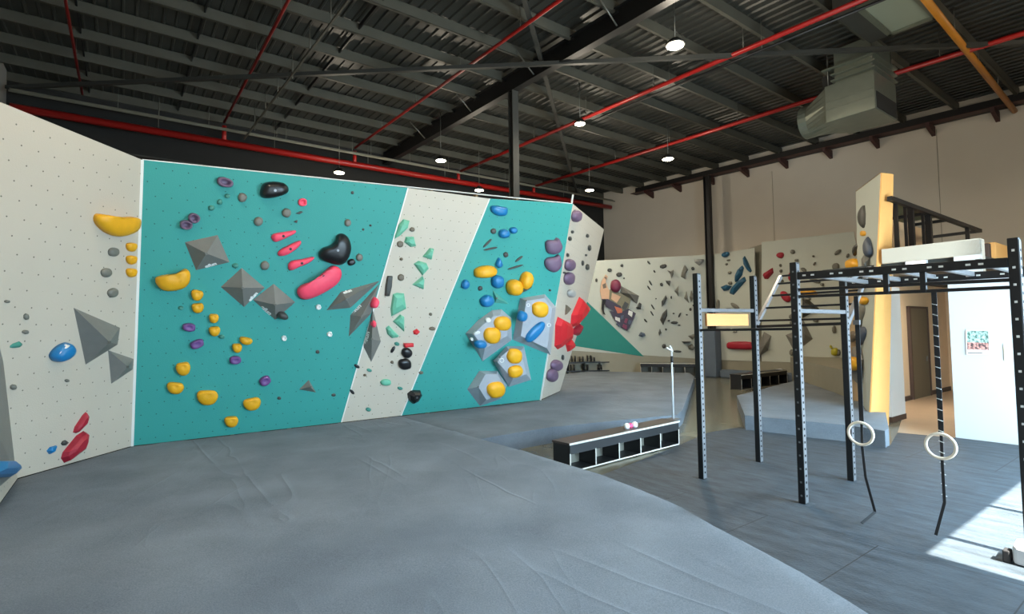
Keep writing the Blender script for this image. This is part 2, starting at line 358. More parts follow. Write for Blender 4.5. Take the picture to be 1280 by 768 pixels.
# ------------------------------------------------------------------ floor coverings
MZ = .3
rub = [(735, 600), (790, 580), (850, 556), (885, 541), (925, 534), (1010, 547), (1112, 558), (1122, 541), (1197, 548)]
rp = [atz(x, y, .012) for x, y in rub] + [W(2.0, 12.0, .012), W(-1.35, 12.0, .012), W(-1.35, 1.6, .012)] + [V((1.9, 2.9, .012)), V((1.55, 4.7, .012)), V((1.2, 6.2, .012))]
o = MB().prism([p for p in rp], V((0, 0, -.011))).build('rubber_floor_tiles', M['rubber'], uvf=uv_floor)
tag(o, 'blue grey rubber gym tiles laid on the concrete under the pull-up rig', 'rubber flooring')
vp = [atz(1122, 541, .006), atz(1197, 548, .006), W(2.95, 12.1, .006), W(2.0, 20.8, .006), W(5.25, 20.8, .006), W(5.25, 13.8, .006), W(4.35, 13.7, .006)]
structure(MB().prism(vp, V((0, 0, -.005))).build('floor_vinyl', M['vinyl']), 'tan vinyl floor of the corridor')

def spline(pts, n=6, closed=True):
    out = []; k = len(pts)
    for i in range(k):
        p0, p1, p2, p3 = pts[i - 1], pts[i], pts[(i + 1) % k], pts[(i + 2) % k]
        for j in range(n):
            t = j / n
            out.append(.5 * ((2 * p1) + (p2 - p0) * t + (2 * p0 - 5 * p1 + 4 * p2 - p3) * t * t + (3 * p1 - p0 - 3 * p2 + p3) * t ** 3))
    return out
def mat_body(name, outline, z0, z1, label, grid=.22, bw=.035):
    """padded floor: subdivided top with soft creases and a rounded rim"""
    import bmesh
    bm = bmesh.new(); vs = [bm.verts.new((p.x, p.y, z1)) for p in outline]; fc = bm.faces.new(vs)
    if fc.normal.z < 0 or (fc.normal_update() or fc.normal.z < 0): fc.normal_flip()
    # cut a grid through the top so the surface can undulate
    xs = [p.x for p in outline]; ys = [p.y for p in outline]
    x = min(xs) + grid
    while x < max(xs):
        bmesh.ops.bisect_plane(bm, geom=bm.verts[:] + bm.edges[:] + bm.faces[:], plane_co=(x, 0, 0), plane_no=(1, 0, 0)); x += grid
    y = min(ys) + grid
    while y < max(ys):
        bmesh.ops.bisect_plane(bm, geom=bm.verts[:] + bm.edges[:] + bm.faces[:], plane_co=(0, y, 0), plane_no=(0, 1, 0)); y += grid
    top = [v for v in bm.verts]; rim = {v for e in bm.edges if len(e.link_faces) == 1 for v in e.verts}
    from mathutils import noise
    for v in top:
        p = V((v.co.dot(e1) * .9, v.co.dot(e2) * .22, 0)); k = noise.noise(p * 1.6); q = noise.noise(V((v.co.x * .7, v.co.y * 2.1, 3)))
        h = -.018 * max(0, abs(k) < .06) - .012 * abs(q)
        h += .012 * (1 - min(1, abs(noise.noise(V((v.co.dot(e2) * .55 + .3 * v.co.dot(e1), v.co.dot(e1) * .25, 9)))) * 9))
        v.co.z += h if v not in rim else -.012
    r = bmesh.ops.extrude_edge_only(bm, edges=[e for e in bm.edges if len(e.link_faces) == 1])
    for v in [g for g in r['geom'] if isinstance(g, bmesh.types.BMVert)]: v.co.z = z0
    bmesh.ops.recalc_face_normals(bm, faces=bm.faces)
    me = bpy.data.meshes.new(name)
    cx, cy = sum(xs) / len(xs), sum(ys) / len(ys)
    for v in bm.verts: v.co.x -= cx; v.co.y -= cy
    bm.to_mesh(me); bm.free(); me.materials.append(M['carpet'])
    for p in me.polygons: p.use_smooth = abs(p.normal.z) > .5
    o = bpy.data.objects.new(name, me); C.objects.link(o); o.location = (cx, cy, 0)
    bv = o.modifiers.new('bevel', 'BEVEL'); bv.width = bw; bv.segments = 3; bv.limit_method = 'ANGLE'; bv.angle_limit = R(50)
    return tag(o, label, 'crash mat')
T0, T1 = W(10.3, .16, MZ), W(10.3, 8.42, MZ)                     # base line of the big teal wall
Ep = atz(700, 489, MZ)
L0 = atz(22, 598, MZ); K0 = atz(-75, 735, MZ)
edge = [atz(x, y, MZ) for x, y in [(600, 548), (650, 562), (700, 577), (750, 592), (800, 611), (850, 632), (890, 655), (940, 681), (1000, 713), (1050, 743), (1090, 768)]]
edge = edge + [V((2.2, 1.6, MZ)), V((1.2, -.5, MZ)), V((-.5, -1.55, MZ))]
J = T0.lerp(T1, .545)
fg = [T0, L0, K0, V((-4.0, 1.6, MZ))] + [V((-2.4, -1.0, MZ))] + list(reversed(edge))
mat_body('crash_mat', fg + [J], 0, MZ, 'large blue grey padded floor filling the foreground below the teal wall', bw=.1)
isl = [atz(600, 548, MZ), atz(640, 541, MZ), atz(690, 533, MZ), atz(760, 526, MZ), atz(846, 518, MZ), atz(853, 512, MZ), atz(868, 471, MZ), atz(862, 466, MZ), W(15.3, 16.6, MZ), W(16.2, 15.9, MZ), W(15.8, 12.5, MZ), Ep, T1, J]
mat_body('crash_mat', isl, 0, MZ - .004, 'blue grey padded floor reaching back past the white end wall, behind the low bench', .3)
m3 = [atz(921, 494, MZ), atz(931, 519, MZ), atz(1060, 531, MZ), atz(1106, 538, MZ), atz(1111, 535, MZ), atz(1107, 515, MZ), W(4.45, 12.2, MZ), W(5.05, 13.6, MZ), atz(1000, 474, MZ)]
mat_body('crash_mat', m3, 0, MZ, 'separate blue grey padded mat behind the pull-up rig at the foot of the plywood-sided tower', .3)
MB().bar(atz(1000, 520, .25) , atz(1000, 532, .06), .01, .005)

# ------------------------------------------------------------------ climbing walls
ty = math.tan(R(15.9)); PT = Plane(T0, -(e1 + Z * ty))            # overhanging teal wall
cw = empty('climbing_wall', T0.lerp(T1, .5), 'big overhanging teal climbing wall crossed by one slanting white stripe', 'climbing wall')
def panel(mb_pts, pl, name, m_, parent, thick=.06, label=None, edgem=None):
    o = MB().prism(mb_pts, -pl.n * thick, 0, 1).build(name, [m_, edgem or M['trim_white']], parent, uvf=pl.uv)
    if label: o['label'] = label
    return o
tl, tr = PT.at(178, 200), PT.at(716, 255)
s1, s2 = PT.at(510, 235), PT.at(427, 526); s3, s4 = PT.at(612, 248.5), PT.at(502, 515)
def base(p):                                                       # drop a point of the wall onto its base line
    t = (p.z - MZ); return p + (Z * -1 + e1 * ty) * t
s2, s4 = base(s2), base(s4)
panel([T0, tl, s1, s2], PT, 'teal_panel', M['teal_panel'], cw, label='large teal painted panel left of the white stripe')
panel([s2, s1, s3, s4], PT, 'white_stripe_panel', M['white_panel'], cw, label='slanting white painted stripe')
panel([s4, s3, tr, T1], PT, 'teal_panel', M['teal_panel'], cw, label='narrower teal painted panel right of the white stripe')
for (p, q) in ((s1, s2), (s3, s4)):
    MB().bar(p + PT.n * .004, q + PT.n * .004, .022, .008, up=PT.n).build('stripe_edge', M['trim_white'], cw)
MB().bar(tl - PT.n * .03, tr - PT.n * .03, .05, .012).build('top_edge', M['trim_white'], cw)
MB().bar(T0 + PT.n * .01, tl + PT.n * .01, .035, .02, up=PT.n).build('corner_edge', M['trim_white'], cw)
# timber frame behind
fr = MB()
for i in range(8):
    p = T0.lerp(T1, (i + .5) / 8); q = tl.lerp(tr, (i + .5) / 8)
    fr.bar(p - PT.n * .13, q - PT.n * .13, .05, .1); fr.bar(q - PT.n * .18 - Z * .15, V((q.x, q.y, 0)) + e1 * 2.4, .05, .1)
fr.build('timber_frame', M['ply_edge'], cw)
# left white wall
PL = plane3(T0, tl, L0)
ltop = PL.at(-70, 99); lk = PL.at(-12, 392); lb = PL.at(-70, 470)
lw = empty('climbing_wall', L0, 'white climbing wall at the left edge of the room beside the teal wall', 'climbing wall')
panel([L0, lk, lb, ltop, tl, T0], PL, 'white_panel', M['white_panel'], lw)
# the turn of the wall at the very left: white kick face and grey wedge
PK = plane3(L0, K0, lk)
kw = empty('climbing_wall', L0.lerp(K0, .5), 'white angled climbing wall face cut off by the left picture edge', 'climbing wall')
panel([L0, K0, PK.at(-75, 600), PK.at(-60, 440), lk], PK, 'white_panel', M['white_panel'], kw)
# white end face right of the teal wall
PE = plane3(T1, Ep, tr)
e_t = PE.at(755, 287); e_m = PE.at(735, 374)
ew = empty('climbing_wall', T1.lerp(Ep, .5), 'narrow white climbing wall at the right end of the teal wall', 'climbing wall')
panel([T1, tr, e_t, e_m, Ep], PE, 'white_panel', M['white_panel'], ew, thick=.08)
MB().bar(T1 + PE.n * .01, tr + PE.n * .01 + Z * .22, .05, .03, up=PE.n).build('white_batten', M['trim_white'], ew)
# far climbing wall
wb0, wb1 = W(13.3, 20.25, .67), W(17.6, 15.9, .67)
lean = -e2 * .05
PW1 = plane3(wb0, wb1, wb0 + V((0, 0, 4.6)) + (-e2 - e1 * .8).normalized() * .35)
w1t0 = PW1.at(893, 318); w1t1 = PW1.at(728, 327)
fw = empty('climbing_wall', W(13, 20.25, 0), 'pale far climbing wall full of grey holds at the back of the gym', 'climbing wall')
w1b1 = PW1.at(700, 437.5); w1b0 = PW1.at(893, 450)
panel([w1b0, w1b1, w1t1, w1t0], PW1, 'pale_panel', M['grey_panel'], fw, label='left facet of the far wall')
tri = [PW1.at(728, 371.5, .012), PW1.at(805, 446, .012), PW1.at(700, 430, .012)]
MB().prism(tri, -PW1.n * .01).build('teal_triangle', M['teal_flat'], fw)
PW2 = plane3(W(13.15, 20.25, .67), W(11.2, 20.3, .67), W(12, 20.1, 5))
PW3 = plane3(W(10.9, 20.3, .67), W(7, 20.3, .67), W(9, 20.1, 5))
panel([PW2.at(893, 450), PW2.at(893, 318), PW2.at(943, 310), PW2.at(946, 452)], PW2, 'pale_panel', M['grey_panel'], fw, label='middle facet of the far wall')
panel([PW3.at(952, 452), PW3.at(952, 303), PW3.at(1067, 289.5), PW3.at(1095, 457)], PW3, 'pale_panel', M['grey_panel'], fw, label='right facet of the far wall')
PWs = Plane(W(11, 20.5, 1), -e2)
panel([PWs.at(935, 453), PWs.at(935, 311), PWs.at(960, 303), PWs.at(960, 453)], PWs, 'shaded_recess_strip', M['kick'], fw)  # shade of the crease is put into this darker strip
k = MB(); a_, b_ = w1b0, w1b1
k.prism([V((a_.x, a_.y, 0)), V((b_.x, b_.y, 0)), b_, a_], (0.0, .2, 0))
k.prism([W(13.3, 20.3, 0), W(6.5, 20.3, 0), W(6.5, 20.3, .7), W(13.3, 20.3, .7)], e2 * .2)
k.build('kickboard', M['kick'], fw)
k3 = [atz(996, 474, MZ), W(5.12, 13.62, MZ)]
PK3 = plane3(k3[0], k3[1], k3[0] + Z)
kt = [PK3.at(1075, 458), PK3.at(994, 456)]
zk = (kt[0].z + kt[1].z) / 2
fp_ = [k3[0], k3[1], W(5.5, 14.1), W(5.5, 20.25), W(9.9, 20.25)]
o = MB().prism([V((p.x, p.y, 0)) for p in fp_], Z * zk).build('wall_plinth', M['kick'])
tag(o, 'low beige plinth between the far climbing wall and the plywood-sided tower', 'plinth')
tag(MB().bbox(9.6, 12.6, 19.85, 20.28, 0, .33).build('padded_bolster', M['pad'], bevel=.06), 'long dark blue pad lying against the foot of the far wall', 'pad')
tag(MB().bbox(9.9, 10.15, 19.4, 19.84, 0, .5).build('foam_roll', M['white_enamel'], bevel=.1), 'short pale cylinder standing by the end of the dark blue pad', 'foam roll')
# tower with plywood side
NLb, NRb, FLb, BRb = W(4.42, 12.1, 0), W(4.25, 12.56, 0), W(5.15, 13.65, 0), W(4.9, 14.1, 0)
NLt, NRt, FLt, BRt = W(4.12, 12.45, 5.14), W(4.06, 12.87, 5.17), W(5.05, 13.71, 5.15), W(4.85, 14.1, 5.2)
tw = empty('climbing_tower', NLb, 'tall climbing tower with pale holds face and bright orange plywood side', 'climbing tower')
PU = plane3(NLb, NLt, FLb.lerp(FLt, .5))
if PU.n.dot(-e2) < 0: PU = Plane(PU.p, -PU.n)
def closed(name, faces_pts, m_, parent, thick, pl=None, label=None):
    n_ = (faces_pts[1] - faces_pts[0]).cross(faces_pts[2] - faces_pts[0]).normalized()
    o = MB().prism(faces_pts, n_ * thick).build(name, m_, parent, uvf=(pl.uv if pl else None))
    if label: o['label'] = label
    return o
closed('climbing_face', [NLb, NLt, FLt, FLb], M['grey_panel'], tw, -.03 if True else 0, PU)
closed('plywood_side', [NRb, NRt, NLt, NLb], M['orange'], tw, .03, None, 'orange toned plywood side')
closed('back_side', [BRb, BRt, NRt, NRb], M['orange'], tw, .03)
closed('top_cap', [NLt, NRt, BRt, FLt], M['ply_edge'], tw, .02)
PU = Plane(PU.p + PU.n * .035, PU.n)

# ------------------------------------------------------------------ office block, corridor, deck
BF = 12.3
structure(MB().bbox(2.6, 2.98, BF, BF + .12, 0, 3.54).build('wall_office', M['white_wall']), 'white office wall beside the corridor mouth')
structure(MB().bbox(2.6, 4.12, BF, BF + .12, 3.27, 3.56).bbox(2.6, 2.68, BF + .12, BF + .3, 2.6, 3.56).build('trim_30', M['cream']), 'cream fascia above the corridor mouth')
structure(MB().bbox(4.28, 4.4, 12.92, 13.7, 0, 2.85).build('wall_jamb', M['white_wall']), 'white jamb at the corridor mouth')
structure(MB().bbox(4.27, 4.41, 12.9, 13.72, 0, .12).build('baseboard_jamb', M['skirt']), 'brown skirting at the jamb')
structure(MB().bbox(5.3, 5.42, 13.7, 20.9, 0, 3.2).build('wall_corridor', M['tan']), 'tan painted corridor wall')
structure(MB().bbox(5.27, 5.3, 13.7, 17.4, 0, .12).bbox(5.27, 5.3, 18.85, 20.9, 0, .12).build('baseboard_corridor', M['skirt']), 'brown skirting along the tan wall')
structure(MB().bbox(4.42, 5.42, 13.72, 13.8, 0, 3.2).build('wall_return', M['tan']), 'tan return wall behind the tower')
structure(MB().bbox(2.62, 5.3, BF + .125, 20.85, 3.2, 3.27).build('ceiling_corridor', M['dark_grey_steel']), 'grey deck slab above the corridor')
structure(MB().bbox(2.6, 5.3, 20.8, 20.9, 0, 3.2).build('wall_corridor_end', M['tan']), 'tan end wall of the corridor')
dr = MB().bbox(5.24, 5.31, 17.46, 18.8, 0, 2.5).build('door_1', M['door_dark']); structure(dr, 'tall narrow dark olive door in the tan corridor wall')
MB().bbox(5.22, 5.25, 18.6, 18.66, 1.0, 1.14).build('door_handle', M['wire'], dr)
MB().bbox(5.22, 5.32, 17.38, 17.46, 0, 2.56).bbox(5.22, 5.32, 18.8, 18.88, 0, 2.56).bbox(5.22, 5.32, 17.38, 18.88, 2.5, 2.56).build('door_frame', M['skirt'], dr)
pt = empty('partition_panel', W(2.5, 12.0, 0), 'bright white freestanding partition panel behind the rings', 'partition')
MB().bbox(1.6, 3.0, 11.95, 12.03, .02, 2.8).build('panel_board', M['white_enamel'], pt)
MB().bbox(1.6, 3.01, 11.93, 12.05, 0, .02).build('bottom_rail', M['wire'], pt)
area('corridor_fill_light', W(4.0, 15.5, 3.16), V((0, 0, -1)), .5, 1.6, 110, (1, .92, .80))  # unseen fill lamp added to brighten the corridor
ex = empty('exit_light', W(3.55, 12.34, 3.1), 'small pale emergency light under the cream fascia', 'light')
MB().bbox(3.4, 3.75, 12.36, 12.44, 3.17, 3.27).build('light_housing', M['white_enamel'], ex)
MB().bbox(3.42, 3.73, 12.35, 12.36, 3.18, 3.26).build('diffuser', mat('soft_light', (255, 240, 225), .4, emit=1.5), ex)
# poster and switch on the partition
PP = Plane(W(2.5, 11.945, 0), -e2)
pm = mat('poster_print', (120, 160, 140), .5); nt = pm.node_tree; bs = nt.nodes['Principled BSDF']
uvn = N(nt, 'ShaderNodeUVMap'); spx = N(nt, 'ShaderNodeSeparateXYZ'); nt.links.new(uvn.outputs[0], spx.inputs[0])
nz = N(nt, 'ShaderNodeTexNoise'); nz.inputs['Scale'].default_value = 9; nz.inputs['Detail'].default_value = 6; nt.links.new(uvn.outputs[0], nz.inputs['Vector'])
rg = N(nt, 'ShaderNodeValToRGB'); rg.color_ramp.elements[0].position = .35; rg.color_ramp.elements[0].color = lin((36, 84, 70)); rg.color_ramp.elements[1].position = .65; rg.color_ramp.elements[1].color = lin((196, 220, 208))
rr = N(nt, 'ShaderNodeValToRGB'); rr.color_ramp.elements[0].position = .4; rr.color_ramp.elements[0].color = lin((70, 60, 62)); rr.color_ramp.elements[1].position = .6; rr.color_ramp.elements[1].color = lin((226, 160, 146))
nt.links.new(nz.outputs['Fac'], rg.inputs[0]); nt.links.new(nz.outputs['Fac'], rr.inputs[0])
mx = N(nt, 'ShaderNodeMix', data_type='RGBA'); nt.links.new(math_(nt, 'LESS_THAN', spx.outputs[1], .5), mx.inputs[0]); nt.links.new(rg.outputs[0], mx.inputs[6]); nt.links.new(rr.outputs[0], mx.inputs[7])
m2 = N(nt, 'ShaderNodeMix', data_type='RGBA'); nt.links.new(math_(nt, 'LESS_THAN', spx.outputs[1], .2), m2.inputs[0]); nt.links.new(mx.outputs[2], m2.inputs[6]); m2.inputs[7].default_value = lin((238, 234, 228)); nt.links.new(m2.outputs[2], bs.inputs['Base Color'])
po = empty('poster', PP.at(1222, 443), 'square landscape poster in green and red on the white partition', 'poster')
pts = [PP.at(1208, 413), PP.at(1236, 413.5), PP.at(1237, 443), PP.at(1208.5, 443)]
q0 = pts[3]; ux = (pts[2] - pts[3]); uy = (pts[0] - pts[3])
MB().prism(pts, PP.n * .006).build('printed_sheet', pm, po, uvf=lambda p: ((p - q0).dot(ux) / ux.length_squared, (p - q0).dot(uy) / uy.length_squared))
def rail4(P, m_, name, par, wd=.012):
    mb = MB()
    for i in range(4): mb.bar(P[i], P[(i + 1) % 4], wd, .012, up=PP.n)
    return mb.build(name, m_, par)
rail4([p + PP.n * .006 for p in pts], M['trim_white'], 'poster_border', po)
MB().bar(PP.at(1209.5, 441.3, .008), PP.at(1228, 441.6, .008), .012, .004, up=PP.n).build('caption_line', M['black_steel'], po)
sw = empty('notice_card', PP.at(1261, 451), 'small cream notice card beside the poster, next to the rig post', 'notice')
MB().prism([PP.at(1254.5, 430), PP.at(1265, 430), PP.at(1265.5, 451), PP.at(1255.5, 451)], PP.n * .01).build('card', M['white_bottom'], sw)
for yy in (434, 438, 444, 447):
    MB().bar(PP.at(1257.5, yy, .012), PP.at(1263.5, yy, .012), .012, .003, up=PP.n).build('text_line', M['kick'], sw)
# black steel frame on the deck
bf = empty('steel_frame', W(4, 12.75, 3.27), 'black steel canopy frame standing on the deck above the corridor', 'frame')
mb = MB(); mb.bar(W(4.0, 12.5, 4.6), W(4.0, 19.0, 4.6), .09); mb.build('top_rail', M['black_steel'], bf)
MB().bar(W(4.0, 19.0, 4.6), W(5.6, 19.0, 4.6), .08).build('cross_rail', M['black_steel'], bf)
MB().bar(W(4.0, 16.3, 4.6), W(5.2, 16.3, 4.6), .07).build('cross_rail', M['black_steel'], bf)
MB().bar(W(4.0, 14.9, 4.6), W(5.2, 14.9, 4.6), .07).build('cross_rail', M['black_steel'], bf)
MB().bar(W(5.1, 14.6, 4.7), W(5.1, 17.5, 4.7), .08).build('top_rail', M['black_steel'], bf)
for bb, ww in ((12.95, .07), (13.5, .05), (13.85, .1), (14.6, .05), (14.98, .11)):
    MB().bar(W(4.05, bb, 3.27), W(4.05, bb, 4.6), ww).build('frame_post', M['black_steel'], bf)
MB().bar(W(4.0, 17.8, 3.27), W(4.0, 17.8, 4.6), .08).build('frame_post', M['black_steel'], bf)
MB().bbox(4.2, 5.0, 13.6, 16.2, 4.68, 4.71).build('canopy_sheet', mat('dull_green_sheet', (120, 124, 92), .6), bf)
tag(MB().bbox(4.5, 4.56, 14.15, 16.9, 3.27, 4.45).build('plywood_screen', M['tan']), 'tan plywood screen seen between the black frame posts', 'screen')
tag(MB().bbox(2.72, 3.2, 14.0, 16.2, 3.27, 3.66).build('plywood_box', M['orange'], bevel=.01), 'tan plywood box lying on the deck right of the cream fascia', 'box')
tag(MB().bbox(2.66, 2.8, 13.2, 13.34, 3.27, 3.56).build('wooden_block', M['skirt'], bevel=.01), 'dark reddish wooden block at the right end of the deck', 'block')

# ------------------------------------------------------------------ pull-up rig
rig = empty('pull_up_rig', W(2.9, 7, 0), 'large black steel pull-up rig with perforated post sides painted daylit pale on the rubber tiles', 'pull-up rig')
POST = {'A': (4.28, 6.27), 'B': (4.28, 7.7), 'C': (2.98, 6.27), 'D': (3.02, 7.66), 'E': (1.1, 6.27), 'G': (1.1, 7.7)}
HT = {'A': 2.76, 'B': 2.8, 'C': 2.76, 'D': 2.62, 'E': 2.76, 'G': 2.7}
for k_, (a, b) in POST.items():
    h = HT[k_]
    p = MB().bbox(a - .038, a + .038, b - .038, b + .038, 0, h).build('upright_post', M['black_steel'], rig, bevel=.006)
    p['label'] = 'black square upright post'
    MB().bbox(a - .0415, a - .038, b - .034, b + .034, .02, h - .02).build('daylit_perforated_face', M['zinc_or_daylit'], p)  # door daylight painted as a pale strip on the black post
    hl = MB()
    zz = .1
    while zz < h - .05:
        hl.bar(W(a - .0425, b, zz - .012), W(a - .0425, b, zz + .012), .024, .004, up=e1); zz += .075
    hl.build('post_holes', M['hole'], p)['kind'] = 'stuff'
    hl = MB(); zz = .1
    while zz < h - .05:
        hl.bar(W(a, b - .0385, zz - .01), W(a, b - .0385, zz + .01), .02, .004, up=e2); zz += .15
    if k_ in 'CE': hl.build('post_bolts', M['holew'] if k_ == 'E' else M['zinc_or_daylit'], p)['kind'] = 'stuff'
    MB().bbox(a - .1, a + .1, b - .1, b + .1, 0, .012).build('foot_plate', M['zinc_or_daylit'], p)
def rail(p, q, w_, h_, name, m_=None, holes=0, par=None, label=None):
    d = q - p; o = MB().bar(p, q, w_, h_).build(name, m_ or M['black_steel'], par or rig, bevel=.005)
    if label: o['label'] = label
    if holes:
        side = d.normalized().cross(Z); side = side if side.dot(O - p) > 0 else -side
        hb = MB(); L = d.length; t = .08; i = 0
        while t < L - .05:
            c0 = p + d.normalized() * t + side * (w_ / 2 + .001)
            hb.bar(c0 - d.normalized() * .018, c0 + d.normalized() * .018, .003, .018); t += (.09 if i % 2 == 0 else .2); i += 1
        hb.build('rail_holes', M['holew'], o)['kind'] = 'stuff'
    return o
rail(W(2.94, 6.27, 2.6), W(1.14, 6.27, 2.55), .06, .085, 'long_beam', holes=1)
rail(W(2.98, 7.7, 2.58), W(1.14, 7.7, 2.55), .06, .085, 'long_beam', holes=1)
for a in (2.75, 2.4, 2.05, 1.7, 1.35):                              # monkey-bar plates between the two long beams
    rail(W(a, 6.31, 2.585), W(a, 7.66, 2.575), .05, .05, 'monkey_bar', M['zinc_or_daylit'])
rail(W(2.94, 6.27, 2.36), W(1.14, 6.27, 2.33), .032, .032, 'pull_up_bar')
rail(W(2.94, 6.27, 2.44), W(1.14, 6.27, 2.395), .032, .032, 'pull_up_bar')
for a in (2.07, 1.76):
    rail(W(a, 6.27, 2.33), W(a, 6.27, 2.56), .04, .05, 'bar_hanger')
rail(W(4.24, 6.27, 1.99), W(3.02, 6.27, 1.99), .032, .032, 'pull_up_bar')
rail(W(4.28, 6.31, 2.26), W(4.28, 7.66, 2.27), .05, .05, 'cross_beam', M['zinc_or_daylit'])
rail(W(2.99, 6.31, 2.2), W(3.01, 7.62, 2.2), .05, .05, 'cross_beam', M['zinc_or_daylit'])  # light falling on this bar is put into its pale colour
rail(W(4.24, 7.7, 2.03), W(3.04, 7.7, 2.05), .04, .04, 'pull_up_bar')
o = MB().bbox(4.26, 4.29, 6.45, 7.5, 2.045, 2.215).build('plywood_board', mat('tan_plywood_board', (206, 138, 78), .6), rig); o['label'] = 'small tan plywood board between the two far left posts'
# inclined ladder rising away from the far posts
lt = (8.55, 2.84)
for a in (4.28, 3.02):
    rail(W(a, 7.72, 2.02), W(a, lt[0], lt[1]), .05, .05, 'ladder_rail', M['zinc_or_daylit'], label='pale inclined ladder rail')
for t in (.12, .36, .6, .84, 1.0):
    bb = 7.72 + (lt[0] - 7.72) * t; zz = 2.02 + (lt[1] - 2.02) * t
    rail(W(4.28, bb, zz), W(3.02, bb, zz), .03, .03, 'ladder_rung')
rail(W(3.02, 7.66, 2.0), W(3.02, 8.05, 2.35), .06, .06, 'diagonal_brace', M['zinc_or_daylit'])
rail(W(3.02, 7.66, 2.58), W(3.02, 8.55, 2.84), .05, .05, 'diagonal_brace', M['zinc_or_daylit'])

def strap_ring(a, rz, tail, label_s, label_r, ticks, rr_=.115):
    s_ = empty('ring_strap', W(a, 6.27, 0), label_s, 'strap', 'straps hanging from the rig')
    pts = [W(a, 6.27 - .01, 2.33), W(a, 6.265, 1.6), W(a, 6.262, rz + rr_)]
    mb = MB(); P_ = pts + tail
    for i in range(len(P_) - 1): mb.bar(P_[i], P_[i + 1], .042 if i < 2 else .024, .006, up=e2)
    mb.build('webbing', M['strap'], s_)
    if ticks:
        tk = MB(); z_ = 2.2
        while z_ > .35:
            aa = a if z_ > rz - rr_ else a + (tail[1].dot(e1) - a) * .5 * (rz - rr_ - z_) / rz
            tk.bar(W(aa - .02, 6.255, z_), W(aa + .02, 6.255, z_ + .014), .006, .012, up=e2); z_ -= .1
        tk.build('stitching', M['strap_tick'], s_)['kind'] = 'stuff'
    else: MB().bar(W(a - .03, 6.25, 2.05), W(a + .03, 6.25, 2.05), .03, .05).build('buckle', M['zinc_or_daylit'], s_)
    r_ = MB().tube([W(a, 6.225, rz) + (e1 * math.cos(t) + Z * math.sin(t)) * rr_ for t in [i * math.pi / 16 for i in range(32)]], .0145, 10, closed=True)
    r_ = r_.build('gym_ring', M['ring']); tag(r_, label_r, 'gym ring', 'gym rings on the rig')
strap_ring(2.35, .89, [W(2.35, 6.25, .75), W(2.32, 6.22, .45), W(2.24, 6.2, .12), W(2.3, 6.02, .03)], 'plain black strap holding the left ring, tail curled on the floor',
           'pale wooden ring hanging on the left strap near the blue mat', False)
strap_ring(1.68, .87, [W(1.68, 6.25, .7), W(1.67, 6.22, .35), W(1.73, 6.15, .05)], 'black strap with white stitched loops holding the right ring',
           'pale wooden ring hanging on the right strap before the white partition', True)
# white machine foot at the picture edge
wt = empty('bench_foot', W(1.0, 6.1, 0), 'white moulded foot of a machine in the sun patch by the rig post', 'machine foot')
pA = atz(1266, 706, .015)
MB().prism([pA, pA + e2 * .25 + e1 * .02, pA + e2 * .35 - e1 * .4, pA - e1 * .5 - e2 * .05], Z * .16).build('foot_shell', M['white_enamel'], wt, bevel=.03)
MB().box(pA + e2 * .05 + e1 * .04 + Z * .05, e1, e2, Z, .05, .1, .1).build('rubber_stop', M['strap'], wt, bevel=.01)

# ------------------------------------------------------------------ low benches with cubbies, balls, white stand
def cubby(p, q, depth, H, n_, label, topm, d_back):
    """p,q: front bottom corners on the floor; depth vector goes backwards"""
    ux_ = (q - p).normalized(); L = (q - p).length; back = Z.cross(ux_).normalized(); back = back if back.dot(d_back) > 0 else -back
    r = empty('storage_bench', (p + q) / 2 + back * depth / 2, label, 'bench')
    def bx(x0, x1, y0, y1, z0, z1, nm, m_):
        c = p + ux_ * ((x0 + x1) / 2) + back * ((y0 + y1) / 2) + Z * ((z0 + z1) / 2)
        return MB().box(c, ux_, back, Z, x1 - x0, y1 - y0, z1 - z0).build(nm, m_, r)
    bx(-.01, L + .01, -.01, depth, H - .03, H, 'bench_top', topm)
    bx(-.012, L + .012, -.016, -.01, H - .028, H, 'top_edging', M['pale_edge'])
    bx(0, L, 0, .02, H - .16, H - .03, 'apron', M['black_lam'])
    bx(0, L, 0, depth, 0, .02, 'bottom_board', M['black_lam'])
    bx(0, L, -.005, 0, 0, .02, 'bottom_edging', M['pale_edge'])
    bx(0, L, depth - .015, depth, .02, H - .03, 'back_panel', M['grey_back'])
    for i in range(n_ + 1):
        x = i * (L - .018) / n_
        e_ = bx(x, x + .018, 0, depth - .015, .02, H - .16 if 0 < i < n_ else H - .03, 'divider', M['black_lam'])
        c = p + ux_ * (x + .009) - back * .003 + Z * ((H - .16) / 2 + .01)
        MB().box(c, ux_, back, Z, .018, .005, H - .16).build('divider_edge', M['pale_edge'], e_)
    return r
bp_, bq_ = atz(727, 599, .015), atz(849, 556, .015)
bp_ = V((.78, 7.52, .015))
cubby(bp_, bq_, .34, .41, 5, 'long low black bench with five open cubbies, two balls on top, at the mat edge', M['top_lam'], V((-1, 1, 0)))
top = lambda x, y: atz(x, y, .415)
tag(MB().tube([top(783.5, 537) + Z * t for t in (-.0, .004, .02, .05, .08, .096, .1)], [.001, .02, .042, .05, .042, .02, .001], 14).build('ball', M['chalk']), 'small white ball on the low bench, left of the pink one', 'ball')
tag(MB().tube([top(788, 536) + Z * t for t in (-.0, .004, .02, .045, .07, .086, .09)], [.001, .02, .038, .045, .038, .02, .001], 14).build('ball', M['pinkball']), 'small pink ball between two white balls on the low bench', 'ball')
tag(MB().tube([top(793.5, 535) + Z * t for t in (-.0, .004, .02, .05, .08, .096, .1)], [.001, .02, .042, .05, .042, .02, .001], 14).build('ball', M['chalk']), 'small white ball on the low bench, right of the pink one', 'ball')
st = empty('brush_stand', V((3.02, 10.1, .3)), 'thin white pole stand behind the right end of the long low bench', 'stand')
